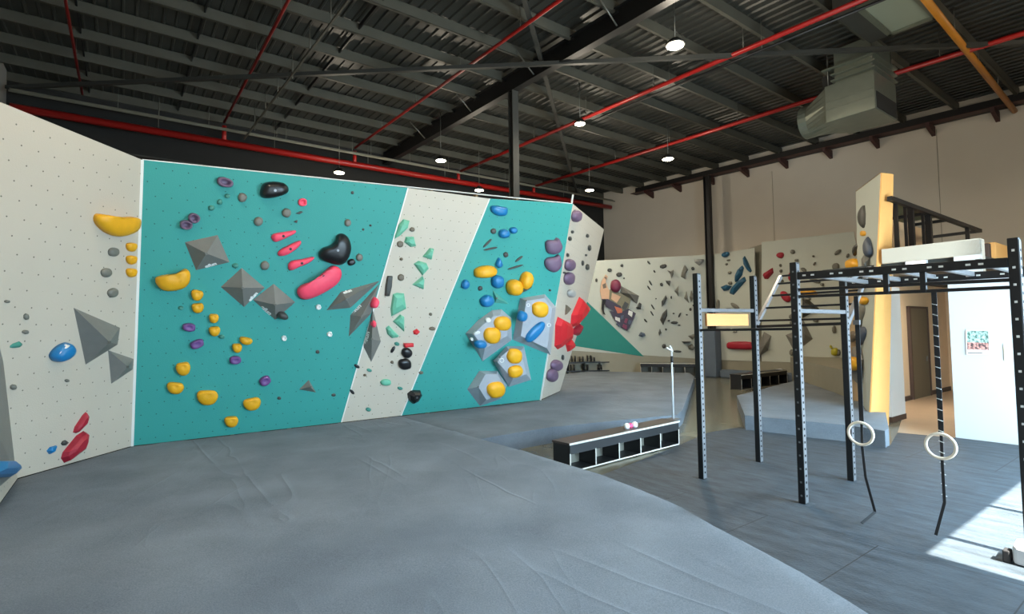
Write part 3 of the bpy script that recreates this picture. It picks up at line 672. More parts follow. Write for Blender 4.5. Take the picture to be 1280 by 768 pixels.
PS = Plane(V((3.02, 10.1, 0)), V((0, -1, 0)))
MB().tube([V((3.02, 10.1, .3)), V((3.02, 10.1, 1.62))], .018, 10).build('pole', M['white_enamel'], st)
MB().tube([V((3.02, 10.09, 1.38)), V((3.02, 10.09, 1.5))], .026, 10).build('grip', M['black_lam'], st)
MB().bar(V((2.93, 10.1, 1.66)), V((3.03, 10.1, 1.6)), .03, .03).bar(V((2.99, 10.1, 1.7)), V((3.04, 10.1, 1.58)), .035, .03).build('brush_head', M['white_enamel'], st, bevel=.006)
MB().box(V((3.02, 10.1, .31)), e1, e2, Z, .2, .2, .02).build('base_plate', M['zinc_or_daylit'], st)
cubby(atz(866, 472, 0), atz(797, 470, 0), .4, .62, 5, 'far black bench with open cubbies at the rear edge of the mat', M['black_lam'], V((0, 1, 0))) if False else None
pa, pb = V((5.35, 22.3, 0)), V((7.45, 21.6, 0))
cubby(pa, pb, .4, .62, 5, 'far black bench with open cubbies at the rear edge of the big mat', M['black_lam'], V((0, 1, 0)))
pa, pb = W(11.0, 17.0, 0), W(9.0, 17.6, 0)
pa, pb = atz(927, 488, 0), atz(992, 479, 0)
cubby(pa, pa + (pb - pa).normalized() * min(3.0, (pb - pa).length), .4, .5, 5, 'black bench with open cubbies behind the separate mat and the rig', M['black_lam'], V((0, 1, 0)))
# training board kit at the foot of the far wall, left
rk = empty('weight_rack', V((2.9, 23.6, 0)), 'low dark rack of weights beyond the mat at the foot of the teal triangle', 'rack')
for y_ in (.25, .62): MB().bar(V((2.3, 23.2, y_)), V((4.6, 23.5, y_)), .3, .05).build('shelf', M['black_steel'], rk)
for i in range(4): MB().bar(V((2.4 + .7 * i, 23.2 + .09 * i, 0)), V((2.4 + .7 * i, 23.2 + .09 * i, .66)), .07, .07).build('rack_leg', M['black_steel'], rk)
MB().bar(V((4.55, 23.4, .64)), V((4.95, 23.4, .02)), .06, .06).build('slanting_strut', M['black_steel'], rk)
for i, (dx, rr_, zz) in enumerate([(.1, .1, .75), (.35, .14, .79), (.7, .12, .77), (1.05, .14, .79), (1.2, .1, .75), (1.9, .07, .72), (.3, .15, .4), (.9, .13, .4), (1.5, .12, .4)]):
    c_ = V((2.3 + dx, 23.2 + .1 * dx, zz))
    w_ = empty('dumbbell', c_ - Z * rr_, ['far left', 'second from left', 'third from left', 'fourth from left', 'fifth from left', 'far right', 'left', 'middle', 'right'][i] + (' dark dumbbell on top of the distant low rack' if i < 6 else ' dark dumbbell on the lower shelf of the distant rack'), 'dumbbell', 'dumbbells on the distant rack')
    MB().tube([c_ - V((.1, 0, 0)), c_ - V((.05, 0, 0))], rr_, 8).tube([c_ + V((.05, 0, 0)), c_ + V((.1, 0, 0))], rr_, 8).build('weight_heads', M['black_steel'], w_)
    MB().tube([c_ - V((.05, 0, 0)), c_ + V((.05, 0, 0))], .02, 6).build('handle', M['wire'], w_)

# ------------------------------------------------------------------ services under the roof
def pipe(name, pts, r, m_, label, hang=2.8, heads=0, cat='pipe'):
    root = empty(name, pts[0], label, cat)
    MB().tube(pts, r, 10).build('pipe_run', m_, root)
    L = (pts[-1] - pts[0]).length; k_ = int(L / hang)
    for i in range(1, k_):
        p = pts[0].lerp(pts[-1], i / k_); a = p.dot(e1)
        MB().tube([p, V((p.x, p.y, roof_z(a) - .02))], .009, 5).build('hanger_rod', M['wire'], root)
        if heads: MB().tube([p + Z * r, p + Z * (r + .05), p + Z * (r + .09)], [.012, .012, .03], 7).build('sprinkler_head', M['wire'], root)
    return root
def zr(a, z0): return z0 + .033 * (a - 6.7)
for b, z0, r, lb in ((-1.02, 8.5, .03, 'thin red pipe under the roof at the far left'), (2.55, 8.5, .035, 'red pipe under the roof, second from the left'),
                     (6.85, 8.5, .04, 'red sprinkler pipe running just left of the black rafter'), (11.3, 8.35, .055, 'red sprinkler pipe just right of the black rafter'),
                     (15.35, 8.35, .06, 'rightmost red sprinkler pipe, passing above the duct')):
    pipe('sprinkler_pipe', [W(-1.3, b, zr(-1.3, z0)), W(19, b, zr(19, z0))], r, M['pipe_red'], lb, 2.4, 1)
hp = pipe('sprinkler_main', [W(19, -2.5, 8.17), W(19, 20.5, 8.45)], .11, M['pipe_red'], 'thick red sprinkler main crossing above the teal wall', 3)
for b in (2.55, 6.85, 11.3, 15.35): MB().tube([W(19, b, 8.2 + .012 * b), W(19, b, zr(19, 8.38))], .07, 10).build('tee_fitting', M['pipe_red'], hp)
pipe('conduit', [W(18.85, -2.5, 8.6), W(18.85, 20.5, 8.78)], .035, M['kick'], 'pale conduit running just above the red main', 2.2, cat='conduit')
pipe('conduit', [W(18.7, -2.5, 8.5), W(18.7, 20.5, 8.7)], .025, M['kick'], 'thinner second conduit above the red main', 3.1, cat='conduit')
pipe('gas_pipe', [W(3.1, 10, 8.23), W(3.47, 20.85, 8.23)], .07, M['pipe_yellow'], 'yellow pipe under the roof at the top right', 2)
for i, (bb, z0) in enumerate([(11.5, 8.28), (15.8, 8.6)]):
    pass
pipe('cable_run', [W(3.5, 11.52, zr(3.5, 8.3)), W(11, 11.52, zr(11, 8.3))], .03, M['black_steel'], 'black cable run beside the red pipe right of the rafter', 2.5, cat='cable')
MBx = [(W(19.2, -2.6, 8.71), W(2.2, 16.15, 8.16), 'long grey roof brace crossing the whole ceiling'), (W(6.0, 4.15, 8.5), W(19.8, 18.9, 9.0), 'long grey roof brace crossing the black rafter')]
for p, q, lb in MBx:
    o = MB().bar(p, q, .09, .012); x = (q - p).normalized().cross(Z).normalized(); o.bar(p + x * .045 + Z * .04, q + x * .045 + Z * .04, .012, .09)
    tag(o.build('roof_brace', M['dark_grey_steel']), lb, 'brace')
# light cable ladder at the left with short rungs
cl = empty('cable_ladder', W(10, 3.2, 8.2), 'thin grey hanging cable tray frame below the left roof', 'cable tray')
MB().bar(W(8, 3.3, 8.15), W(18.5, 3.05, 8.3), .04).build('side_rail', M['purlin'], cl)
for i in range(7):
    a = 9 + 1.4 * i; MB().tube([W(a, 3.28 - .02 * i, 8.16 + .014 * i), W(a, 3.28 - .02 * i, roof_z(a) - .28)], .015, 5).build('drop_rod', M['purlin'], cl)
# short steel bits behind the wall top
tag(MB().bar(W(19.5, -2.6, 7.5), W(19.5, 20, 7.7), .05).build('wall_rail', M['dark_grey_steel']), 'thin rail on the dark back wall below the red main', 'rail')
tag(MB().bar(W(19.6, -2.6, 7.0), W(19.6, 20, 7.15), .05).build('wall_rail', M['dark_grey_steel']), 'lower thin rail on the dark back wall, partly hidden by the teal wall', 'rail')
for a0, a1 in ((14.6, 16.6),):
    pass
# duct
du = empty('air_duct', W(5.1, 14.4, 7), 'boxy galvanised steel air duct with a round spout hanging under the roof', 'air duct')
MB().bbox(4.6, 5.66, 13.78, 15.12, 7.0, 7.9).build('plenum_box', M['galv'], du, bevel=.012)
for z_ in (7.3, 7.48): MB().bbox(4.62, 5.64, 13.765, 13.78, z_, z_ + .02).build('folded_seam', M['galv'], du)
MB().bbox(4.585, 4.6, 13.86, 15.05, 7.04, 7.42).build('side_grille', M['duct_dark'], du)
for z_ in (7.95, 8.1, 8.27): MB().bbox(4.56, 5.7 if z_ > 8.2 else 5.5, 13.74, 15.16, z_, z_ + .04).build('flange_rail', M['galv'], du)
MB().bbox(4.66, 5.45, 13.85, 15.05, 7.9, 8.75).build('riser', M['galv'], du)
MB().bbox(5.45, 5.75, 13.9, 14.4, 7.75, 8.2).build('black_box', M['duct_dark'], du)
sp_ = MB(); ns = 24; bc, zc = 14.45, 7.4
rect = []
for i in range(ns):
    t = 2 * math.pi * i / ns; cx_, cz_ = math.cos(t), math.sin(t); k_ = 1 / max(abs(cx_), abs(cz_)); rect.append((cx_ * k_ * .64, cz_ * k_ * .42))
ringp = [[W(5.66, bc + x, 7.45 + z) for x, z in rect], [W(6.25, bc + .42 * math.cos(2 * math.pi * i / ns), zc + .42 * math.sin(2 * math.pi * i / ns)) for i in range(ns)],
         [W(6.45, bc + .42 * math.cos(2 * math.pi * i / ns), zc + .42 * math.sin(2 * math.pi * i / ns)) for i in range(ns)]]
vv_ = [p for g in ringp for p in g]; ff = [(r_ * ns + i, r_ * ns + (i + 1) % ns, (r_ + 1) * ns + (i + 1) % ns, (r_ + 1) * ns + i) for r_ in range(2) for i in range(ns)] + [tuple(range(2 * ns, 3 * ns))]
sp_.add(vv_, ff, 0, False); sp_.build('round_spout', M['galv'], du)
for a, b in ((4.65, 13.85), (5.6, 13.85), (4.65, 15.05), (5.6, 15.05)): MB().tube([W(a, b, 7.9), W(a, b, roof_z(a) - .1)], .012, 5).build('hanger_rod', M['wire'], du)
# ceiling grille
gr = empty('ceiling_grille', W(3.8, 12.7, 8.4), 'pale framed square panel under the roof at the top right', 'grille')
MB().bbox(3.4, 4.1, 11.9, 13.4, 8.42, 8.45).build('pale_sheet', mat('translucent_sheet', (142, 150, 132), .5), gr)
mb = MB(); mb.bbox(3.3, 3.4, 11.8, 13.5, 8.38, 8.46).bbox(4.1, 4.2, 11.8, 13.5, 8.38, 8.46).bbox(3.3, 4.2, 11.8, 11.9, 8.38, 8.46).bbox(3.3, 4.2, 13.4, 13.5, 8.38, 8.46).build('frame', M['galv'], gr)
MB().bbox(4.2, 4.55, 11.6, 13.5, 8.4, 8.7).build('side_channel', M['dark_grey_steel'], gr)
# high-bay lamps
def lamp(loc, label, on=True, power=LAMP_W, r=.17, group='high bay lamps'):
    a = loc.dot(e1); q = empty('high_bay_lamp', loc, label, 'lamp', group)
    MB().tube([loc + Z * t for t in (.0, .03, .06, .14)], [r, r * 1.05, r * .9, r * .45], 20).build('lamp_housing', M['lamp_case'], q)
    MB().tube([loc - Z * .012, loc + Z * .002], r * .86, 20).build('lens', M['lamp_on'], q)
    MB().tube([loc + Z * .14, V((loc.x, loc.y, roof_z(a) - .05))], .012, 6).build('drop_cable', M['wire'], q)
    l = bpy.data.objects.new('lamp_light', bpy.data.lights.new('lamp_light', 'SPOT')); C.objects.link(l)
    l.data.energy = power; l.data.spot_size = R(168); l.data.spot_blend = .6; l.data.shadow_soft_size = .14; l.data.color = (1, .86, .64)
    l.location = loc - Z * .05
    l2 = bpy.data.objects.new('lamp_glow', bpy.data.lights.new('lamp_glow', 'POINT')); C.objects.link(l2)
    l2.data.energy = power * .22; l2.data.shadow_soft_size = .16; l2.data.color = (1, .88, .70); l2.location = loc + Z * .02 - Z * .22
def lampz(px, py, z): return atz(px, py, z)
for (px, py, z, lb, r) in [(844, 57, 7.9, 'large bright lamp nearest the camera, right of the black rafter', .2), (551, 201, 7.6, 'bright lamp left of the steel column above the white stripe', .18),
                         (424, 216, 7.3, 'bright lamp just above the top edge of the teal wall', .18), (599, 238, 7.3, 'bright lamp low beside the steel column', .18),
                         (737, 238, 7.6, 'small bright lamp above the white end wall', .18), (835, 199, 7.7, 'bright lamp below the rightmost red pipe', .2),
                         (725, 155, 7.9, 'pale flat lamp hanging under the red pipe right of the rafter', .16)]:
    lamp(lampz(px, py, z), lb, r=r)
for a, b, lb in ((3.4, 2.4, 'added fill lamp outside the picture, above the foreground mat, towards the left wall'), (2.8, 7.7, 'added fill lamp outside the picture, above the rubber tiles near the roller door'), (6.0, .2, 'added fill lamp outside the picture, high above the left white wall'), (.2, 15.2, 'added fill lamp outside the picture, above the front right corner')):  # unseen lamps added to light the room
    lamp(W(a, b, 7.9), lb, power=FILL_LAMP_W)

# ------------------------------------------------------------------ climbing holds and volumes
COLN = {'yellow': 'yellow', 'grey': 'grey', 'palegrey': 'pale grey', 'darkgrey': 'dark grey', 'purple': 'purple', 'mauve': 'dusty mauve', 'teal': 'teal', 'green': 'sea green', 'black': 'black', 'pink': 'pink',
        'red': 'red', 'darkred': 'dark red', 'blue': 'blue', 'darkblue': 'dark blue', 'brown': 'brown', 'white': 'white', 'lime': 'yellow green', 'slate': 'slate blue', 'magenta': 'magenta', 'volgrey': 'grey', 'volpale': 'pale grey', 'tealvol': 'teal', 'olive': 'olive'}
HOLDS = []                     # (object, px, py, colour, area, panel phrase, own label)
def outline_ellipse(cx, cy, w, h, rot=0, n=12, sq=1.0, jit=.05):
    out = []; r = R(rot)
    for i in range(n):
        t = 2 * math.pi * i / n; c, s_ = math.cos(t), math.sin(t)
        k = (abs(c) ** (2.4) + abs(s_) ** (2.4)) ** (-1 / 2.4) * (1 + random.uniform(-jit, jit))
        x, y = c * w / 2 * k, s_ * h / 2 * k
        out.append((cx + x * math.cos(r) - y * math.sin(r), cy + x * math.sin(r) + y * math.cos(r)))
    return out
def hold(pts, pl, col, kind='blob', label=None, depth=None, smooth_n=3, surf='', name='climbing_hold', bolt=None, off=0):
    P = [pl.at(x, y, off) for x, y in pts]
    if smooth_n > 1: P = spline(P, smooth_n)
    n = len(P); c = sum(P, V()) / n
    us = [(p - c).dot(pl.u) for p in P]; vs_ = [(p - c).dot(pl.v) for p in P]
    wd, ht = max(us) - min(us), max(vs_) - min(vs_)
    d = depth if depth is not None else min(.16, .42 * min(wd, ht) + .01)
    lay = {'blob': [(1, 0, 0), (1.0, .3, 0), (.93, .6, 0), (.75, .87, 0), (.45, .98, 0), (.18, 1.0, 0)],
           'jug': [(1, 0, 0), (1.01, .4, 0), (.93, .72, .02), (.76, .9, .07), (.52, 1.0, .15), (.3, 1.0, .22), (.12, .9, .25)],
           'pinch': [(1, 0, 0), (.97, .5, 0), (.8, .95, 0), (.55, 1, .06), (.35, .8, .1), (.12, .74, .1)],
           'flat': [(1, 0, 0), (.99, .8, 0), (.92, 1, 0), (.5, 1.02, 0), (.2, 1.04, 0)],
           'facet': [(1, 0, 0), (.82, .6, .02), (.42, 1, .06)],
           'ring': [(1, 0, 0), (.97, .6, 0), (.82, 1, 0), (.6, .9, 0), (.45, .3, 0), (.2, .25, 0)]}[kind]
    mb = MB(); vv = []
    for k, h, sh in lay:
        for p in P:
            q = c + (p - c) * k + pl.v * (ht * sh) + pl.n * (d * h); vv.append(q)
    vv.append(c + pl.n * (d * lay[-1][1]) + pl.v * (ht * lay[-1][2]))
    ff = []
    for r_ in range(len(lay) - 1):
        for i in range(n): ff.append((r_ * n + i, r_ * n + (i + 1) % n, (r_ + 1) * n + (i + 1) % n, (r_ + 1) * n + i))
    for i in range(n): ff.append(((len(lay) - 1) * n + i, (len(lay) - 1) * n + (i + 1) % n, len(vv) - 1))
    ff.append(tuple(reversed(range(n))))
    mb.add(vv, ff, 0, kind != 'facet')
    o = mb.build(name, HM[col])
    xs = [p[0] for p in pts]; ys = [p[1] for p in pts]
    w_, h_ = max(xs) - min(xs), max(ys) - min(ys)
    HOLDS.append((o, sum(xs) / len(xs), sum(ys) / len(ys), col, w_ * h_, surf, label))
    if w_ * h_ > 240 and col in ('black', 'pink', 'purple') and bolt is not False:
        bq = c + pl.n * (d * (lay[-1][1] + .02)) + pl.v * (ht * lay[-1][2])
        MB().tube([bq - pl.n * .01, bq + pl.n * .004], min(.022, .07 * max(wd, ht)), 8).build('bolt', M['black_steel'] if col not in ('black',) else M['zinc_or_daylit'], o)
    return o
def E_(cx, cy, w, h, col, pl, surf, rot=0, kind='blob', label=None, depth=None, n=10):
    big = w * h > 60
    if kind == 'jug':                               # half-moon: nearly straight top edge, round belly
        pts = [(-.5, -.22), (-.36, -.46), (0, -.5), (.36, -.46), (.5, -.22), (.46, .1), (.28, .4), (0, .5), (-.28, .4), (-.46, .1)]
        r_ = R(rot); c_, s_ = math.cos(r_), math.sin(r_)
        return hold([(cx + x * w * c_ - y * h * s_, cy + x * w * s_ + y * h * c_) for x, y in pts], pl, col, kind, label, depth, 2, surf, bolt=False)
    return hold(outline_ellipse(cx, cy, w, h, rot, n if big else 7), pl, col, kind, label, depth, 2 if big else 1, surf)
def volume(outer, tops, pl, col, label, depth, name='climbing_volume', surf='', letters=None, off=0):
    """outer outline plus a smaller raised outline or one apex, all flat plywood faces"""
    P = [pl.at(x, y, off) for x, y in outer]; n = len(P)
    if len(tops) == n: T = [pl.at(x, y, depth + off) for x, y in tops]; vv = P + T; ff = [(i, (i + 1) % n, n + (i + 1) % n, n + i) for i in range(n)] + [tuple(range(n, 2 * n))]
    else: T = [pl.at(tops[0][0], tops[0][1], depth + off)]; vv = P + T; ff = [(i, (i + 1) % n, n) for i in range(n)]
    ff.append(tuple(reversed(range(n))))
    o = MB().add(vv, ff).build(name, HM[col]); tag(o, label, 'climbing volume')
    for i, t in enumerate(T[:1]):
        MB().tube([t - pl.n * .012, t + pl.n * .006], .02, 8).build('bolt', M['wire'], o)
    if letters:
        txt, (x0, y0), (x1, y1), tri_ = letters
        a_, b_, c_ = [(P + T)[i] for i in tri_]; fp = plane3(a_, b_, c_)
        p0, p1 = fp.at(x0, y0, .006), fp.at(x1, y1, .006)
        cu = bpy.data.curves.new('lettering_curve', 'FONT'); cu.body = txt; cu.extrude = .001
        ux_ = (p1 - p0).normalized(); uy_ = fp.n.cross(ux_).normalized()
        wdt = (p1 - p0).length; cu.size = wdt / (len(txt) * .55); cu.offset = .006
        tmp = bpy.data.objects.new('tmp', cu); me_ = bpy.data.meshes.new_from_object(tmp); bpy.data.objects.remove(tmp); me_.materials.clear(); me_.materials.append(M['text'])
        lo = bpy.data.objects.new('lettering', me_); C.objects.link(lo); lo.parent = o
        mm = Matrix((ux_, uy_, fp.n)).transposed().to_4x4(); mm.translation = p0 - o.location; lo.matrix_local = mm
    return o

# ---- left white wall
S = 'on the left white wall'
hold([(117, 270), (123, 267), (141, 272), (164, 271), (169, 277), (164, 289), (145, 295), (129, 290), (118, 279)], PL, 'yellow', 'jug', 'big yellow bean-shaped jug at the top of the left white wall', .16, surf=S)
for i, y in enumerate((309, 325, 341)):
    E_(162.5, y, 11, 11, 'yellow', PL, S, kind='jug', label=['topmost', 'middle', 'lowest'][i] + ' of three small yellow jugs stacked on the left white wall', depth=.07)
for i, (x, y, r) in enumerate([(141, 315, -10), (132, 341, -15), (140, 366, -35)]):
    E_(x, y, 13, 11, 'grey', PL, S, r, label=['upper', 'middle', 'lower'][i] + ' of three grey pebble holds beside the small yellow jugs', depth=.05)
E_(74.5, 440.5, 30, 18, 'blue', PL, S, -38, label='blue half-dome hold with pale top on the left white wall', depth=.14)
hold(outline_ellipse(71.5, 436.5, 23, 6, -40), PL, 'white', 'blob', 'pale narrow band along the top of the blue dome hold', .125, 2, S)  # narrow pale piece on the upper side of the dome
for x, y, w_, h_ in ((8, 377, 6, 4), (32, 396, 6, 8), (31, 415, 8, 5), (83, 476, 5, 4), (16, 484, 8, 7)): E_(x, y, w_, h_, 'grey', PL, S, depth=.03)
volume([(92, 385), (150, 410), (147, 431), (107, 456)], [(137, 428)], PL, 'volgrey', 'large grey wedge volume on the left white wall', .28)
volume([(135, 438), (167, 449), (166, 462), (139, 480)], [(160, 459)], PL, 'volgrey', 'smaller grey wedge volume tucked below the large one, left white wall', .18)
hold([(107, 515), (110, 520), (107, 530), (95, 542), (91, 541), (93, 534), (103, 519)], PL, 'darkred', 'facet', 'smaller upper red crystal hold low on the left white wall', .07, 1, S)
hold([(104, 539), (108, 541), (107, 551), (103, 562), (80, 579), (76, 573), (78, 566), (95, 545)], PL, 'darkred', 'facet', 'larger lower red crystal hold near the mat on the left white wall', .12, 1, S)
hold([(70, 557), (67, 565), (61, 568), (58, 564), (62, 559)], PL, 'blue', 'facet', 'small blue chip hold left of the red crystals', .05, 1, S)
E_(80, 554, 8, 6, 'darkgrey', PL, S, -30, label='tiny dark hold between the blue chip and the red crystals', depth=.03)
# wedge and holds on the face at the very left
volume([(-60, 425), (1, 413), (9, 432), (19, 592), (-60, 660)], [(-12, 520)], PK, 'volgrey', 'tall grey wedge volume cut by the left picture edge', .12)
hold([(-20, 578), (8, 577), (22, 588), (14, 596), (-25, 600)], PK, 'blue', 'facet', 'blue angular hold low at the left picture edge', .1, 1, S, off=.05)
E_(1, 431, 8, 16, 'teal', PK, S, label='pale teal round hold at the left picture edge', depth=.2)

# ---- teal wall, left part
S = 'on the large teal panel'
E_(281, 228, 21, 12, 'mauve', PT, S, 15, 'ring', 'long mauve pocket hold at the top of the teal wall', .1)
E_(242.5, 272.5, 15, 12, 'mauve', PT, S, 20, 'ring', 'right one of two mauve pocket holds above the first grey pyramid', .1)
E_(232.5, 281, 17, 12, 'mauve', PT, S, 10, 'ring', 'left one of two mauve pocket holds above the first grey pyramid', .1)
E_(236, 409, 17, 10, 'purple', PT, S, 5, 'pinch', 'flat purple hold left of the small yellow jugs, teal wall', .08)
E_(246, 430, 18, 11, 'purple', PT, S, -20, 'pinch', 'tilted purple hold under the flat purple one, teal wall', .08)
E_(294, 450, 15, 10, 'purple', PT, S, -5, 'pinch', 'purple hold under the pair of small yellow jugs', .08)
E_(331, 476, 15, 11, 'purple', PT, S, -30, 'pinch', 'lowest purple hold, to the right above the yellow jugs', .08)
for x, y, w_, h_ in ((284, 245, 7, 6), (274.5, 252.5, 7, 7), (264, 260, 8, 7), (294, 332, 8, 6), (226, 385, 7, 5), (277, 421, 8, 5)): E_(x, y, w_, h_, 'teal', PT, S, depth=.04)
for x, y in ((303, 247), (323, 277), (331, 332), (358, 266)): E_(x, y, 11, 11, 'grey', PT, S, 30, depth=.06)
hold([(325, 238), (330, 229), (344, 227), (356, 230), (360, 238), (353, 244), (334, 248), (326, 245)], PT, 'black', 'blob', 'large black smooth sloper at the top of the teal wall', .17, surf=S)
E_(378, 253, 11, 10, 'pink', PT, S, 0, 'ring', 'small pink ring hold at the top of the teal wall', .05)
hold([(369, 267), (376, 264), (379, 265), (374, 268)], PT, 'darkgrey', 'flat', None, .02, 1, S); hold([(367, 277), (372, 275), (371, 279)], PT, 'darkgrey', 'flat', None, .02, 1, S)
hold([(339, 296), (343, 292), (355, 290), (368, 288), (369, 291), (360, 296), (346, 302), (341, 301)], PT, 'pink', 'blob', 'top pink tapering fin hold', .09, surf=S)
hold([(347, 316), (352, 311), (362, 306), (373, 301), (376, 303), (372, 309), (359, 318), (349, 320)], PT, 'pink', 'blob', 'second pink tapering fin hold', .1, surf=S)
hold([(360, 331), (365, 326), (377, 324), (390, 321), (392, 323), (386, 328), (372, 334), (362, 338)], PT, 'pink', 'blob', 'third pink tapering fin hold', .1, surf=S)
hold([(371, 364), (376, 357), (393, 350), (408, 337), (416, 332), (424, 336), (425, 345), (419, 355), (402, 366), (385, 373), (375, 372)], PT, 'pink', 'jug', 'big pink sausage-shaped sloper below the three fins', .17, surf=S)
hold([(398, 317), (403, 310), (412, 307), (419, 301), (421, 294), (428, 292), (435, 298), (438, 311), (433, 325), (424, 331), (410, 328), (401, 324)], PT, 'black', 'blob', 'large black boomerang-shaped hold', .17, surf=S)
E_(439, 328, 10, 8, 'black', PT, S, -20, label='small black hold at the lower tip of the black boomerang', depth=.05)
E_(449, 322, 8, 9, 'grey', PT, S, depth=.05); E_(434.5, 278.5, 8, 9, 'grey', PT, S, depth=.05)
for x, y, w_, h_ in ((440.5, 241, 4, 4), (454, 287, 3, 3), (463, 282, 3, 3), (397, 440, 5, 5), (349, 498, 5, 4), (417, 494, 6, 4)): E_(x, y, w_, h_, 'darkgrey', PT, S, depth=.02)
for x, y in ((398, 384), (355, 423), (412, 418)): E_(x, y, 7, 7, 'white', PT, S, 0, 'ring', depth=.03)
v1 = volume([(231, 303), (272, 294), (287, 328), (245, 338)], [(258, 317)], PT, 'volgrey', 'upper left of three grey pyramid volumes on the teal wall', .24, letters=('efun', (257, 335), (275, 329.5), (3, 2, 4)))
v2 = volume([(276, 359), (302, 335), (331, 360), (305, 384)], [(303, 360)], PT, 'volgrey', 'middle of three grey pyramid volumes on the teal wall', .24, letters=('efun', (313, 377), (325, 364), (3, 2, 4)))
v3 = volume([(316, 375), (342, 355), (369, 378), (344, 400)], [(344, 381)], PT, 'volgrey', 'right of three grey pyramid volumes, with a dark hold on its lower edge', .22, letters=('efun', (325, 384), (340, 397), (0, 3, 4)))
E_(352, 393.5, 15, 9, 'darkgrey', PT, S, 25, label='dark half-round hold on the lower edge of the right grey pyramid', depth=.16)
hold([(194, 348), (203, 344), (220, 342), (231, 336), (237, 341), (236, 352), (228, 360), (210, 363), (198, 358)], PT, 'yellow', 'jug', 'big yellow bean jug at the left edge of the teal wall', .17, surf=S)
for x, y, w_, h_, r, lb in ((246, 369, 15, 13, 10, 'small yellow jug right below the big yellow bean jug'), (247, 385, 15, 12, -5, 'small yellow jug, second below the big yellow bean jug'), (267, 398, 12, 11, 0, 'small yellow jug, upper of two above the flat purple hold'),
                            (268, 414, 14, 12, -5, 'small yellow jug, lower of two above the flat purple hold'), (307, 426, 16, 9, 12, 'thin yellow edge hold right of a small yellow jug'), (296, 435, 12, 11, 0, 'small yellow jug touching the thin yellow edge hold'),
                            (229, 461, 18, 16, -10, 'yellow jug low at the left edge of the teal wall, upper one'), (219, 485, 21, 14, 5, 'yellow jug low at the left edge of the teal wall, lower one'), (259, 497, 26, 18, 0, 'widest of the low yellow jugs above the mat'),
                            (315, 505, 22, 15, -12, 'low yellow jug to the right of the widest one'), (289, 527, 17, 13, -5, 'lowest yellow jug, nearest the mat')):
    E_(x, y, w_, h_, 'yellow', PT, S, r, 'jug', lb, .09)
volume([(374, 487), (386, 475), (395, 491)], [(388, 484)], PT, 'volgrey', 'small grey three-sided volume low on the teal wall', .12)
volume([(408, 388), (426, 365), (475, 351), (438, 385)], [(433, 374)], PT, 'volgrey', 'left of three long grey diamond volumes, pointing up right', .2, letters=('efun', (430, 367.5), (443, 363), (1, 2, 4)))
volume([(436, 421), (438, 394), (474, 355), (464, 392)], [(452, 396)], PT, 'volgrey', 'middle of three long grey diamond volumes', .2, letters=('efun', (441, 393), (455, 380), (1, 2, 4)))
volume([(454, 433), (466, 386), (476, 427), (464, 453)], [(465, 424)], PT, 'volgrey', 'right of three long grey diamond volumes, standing upright over the stripe', .2, letters=('efun', (458, 431), (463, 411), (0, 1, 4)))
E_(466, 377.5, 9, 14, 'pink', PT, S, 20, label='small pink hold on the middle grey diamond volume', depth=.2)
E_(465, 404, 6, 9, 'pink', PT, S, 10, label='small pink hold on the upright grey diamond volume', depth=.16)
# ---- white stripe
S = 'on the slanting white stripe'
gp = [([(504, 274), (512, 276), (510, 285), (500, 295), (493, 299), (493, 295), (498, 281)], 'long sea green chip at the top of the white stripe'),
      ([(507, 296), (517, 296), (520, 308), (513, 309), (505, 303)], 'sea green chip right below the long one at the top of the stripe'),
      ([(537, 310), (542, 311), (539, 325), (528, 321)], 'topmost of three sea green chips at the right of the stripe'),
      ([(517, 330), (523, 326), (533, 329), (536, 336), (528, 345)], 'middle of three sea green chips at the right of the stripe'),
      ([(528, 345), (530, 349), (529, 362), (515, 356)], 'lowest of three sea green chips at the right of the stripe'),
      ([(491, 368), (496, 366), (505, 367), (508, 386), (489, 396), (488, 386)], 'largest sea green hold in the middle of the stripe'),
      ([(500, 393), (505, 396), (505, 415), (491, 402)], 'sea green hold under the largest one on the stripe'),
      ([(482, 410), (486, 407), (499, 420), (497, 422), (490, 423), (484, 418)], 'rounded sea green hold, lowest of the middle three')]
for p_, lb in gp: hold(p_, PT, 'green', 'facet', lb, .08, 1, S)
E_(482, 478, 13, 8, 'green', PT, S, label='oval sea green hold low on the stripe', depth=.06)
for x, y, w_, h_ in ((496, 430, 7, 5), (460.5, 512, 7, 5), (461.5, 463, 7, 4), (500, 485.5, 7, 4)): E_(x, y, w_, h_, 'teal', PT, S, 15, depth=.03)
for x, y, w_, h_ in ((515, 287, 7, 6), (500, 305.5, 8, 8), (501.5, 324, 4, 4), (501, 347, 8, 8), (490, 453, 4, 4), (526, 466, 6, 4), (538, 393, 4, 4), (540, 411, 8, 5), (456, 469, 4, 3)): E_(x, y, w_, h_, 'brown', PT, S, depth=.035)
hold([(484, 345), (490, 345), (489, 358), (486, 370), (481, 370), (482, 357)], PT, 'darkgrey', 'flat', 'upright dark bar hold on the white stripe', .05, 1, S)
for x, y, w_, h_, r in ((491, 437, 4, 10, 30), (446, 458, 8, 4, 30), (440, 490, 8, 4, 45)): E_(x, y, w_, h_, 'black', PT, S, r, depth=.03)
hold([(516, 414), (521, 411), (525, 415), (521, 419), (517, 418)], PT, 'red', 'facet', 'small red chip on the white stripe', .05, 1, S)
hold([(504, 429), (516, 429), (516, 433), (505, 434)], PT, 'red', 'flat', 'flat red bar hold above two black discs', .06, 1, S)
E_(508, 441, 13, 12, 'black', PT, S, label='upper of two black disc holds on the stripe', depth=.09); E_(505.5, 455, 16, 14, 'black', PT, S, label='lower and larger of two black disc holds on the stripe', depth=.1)
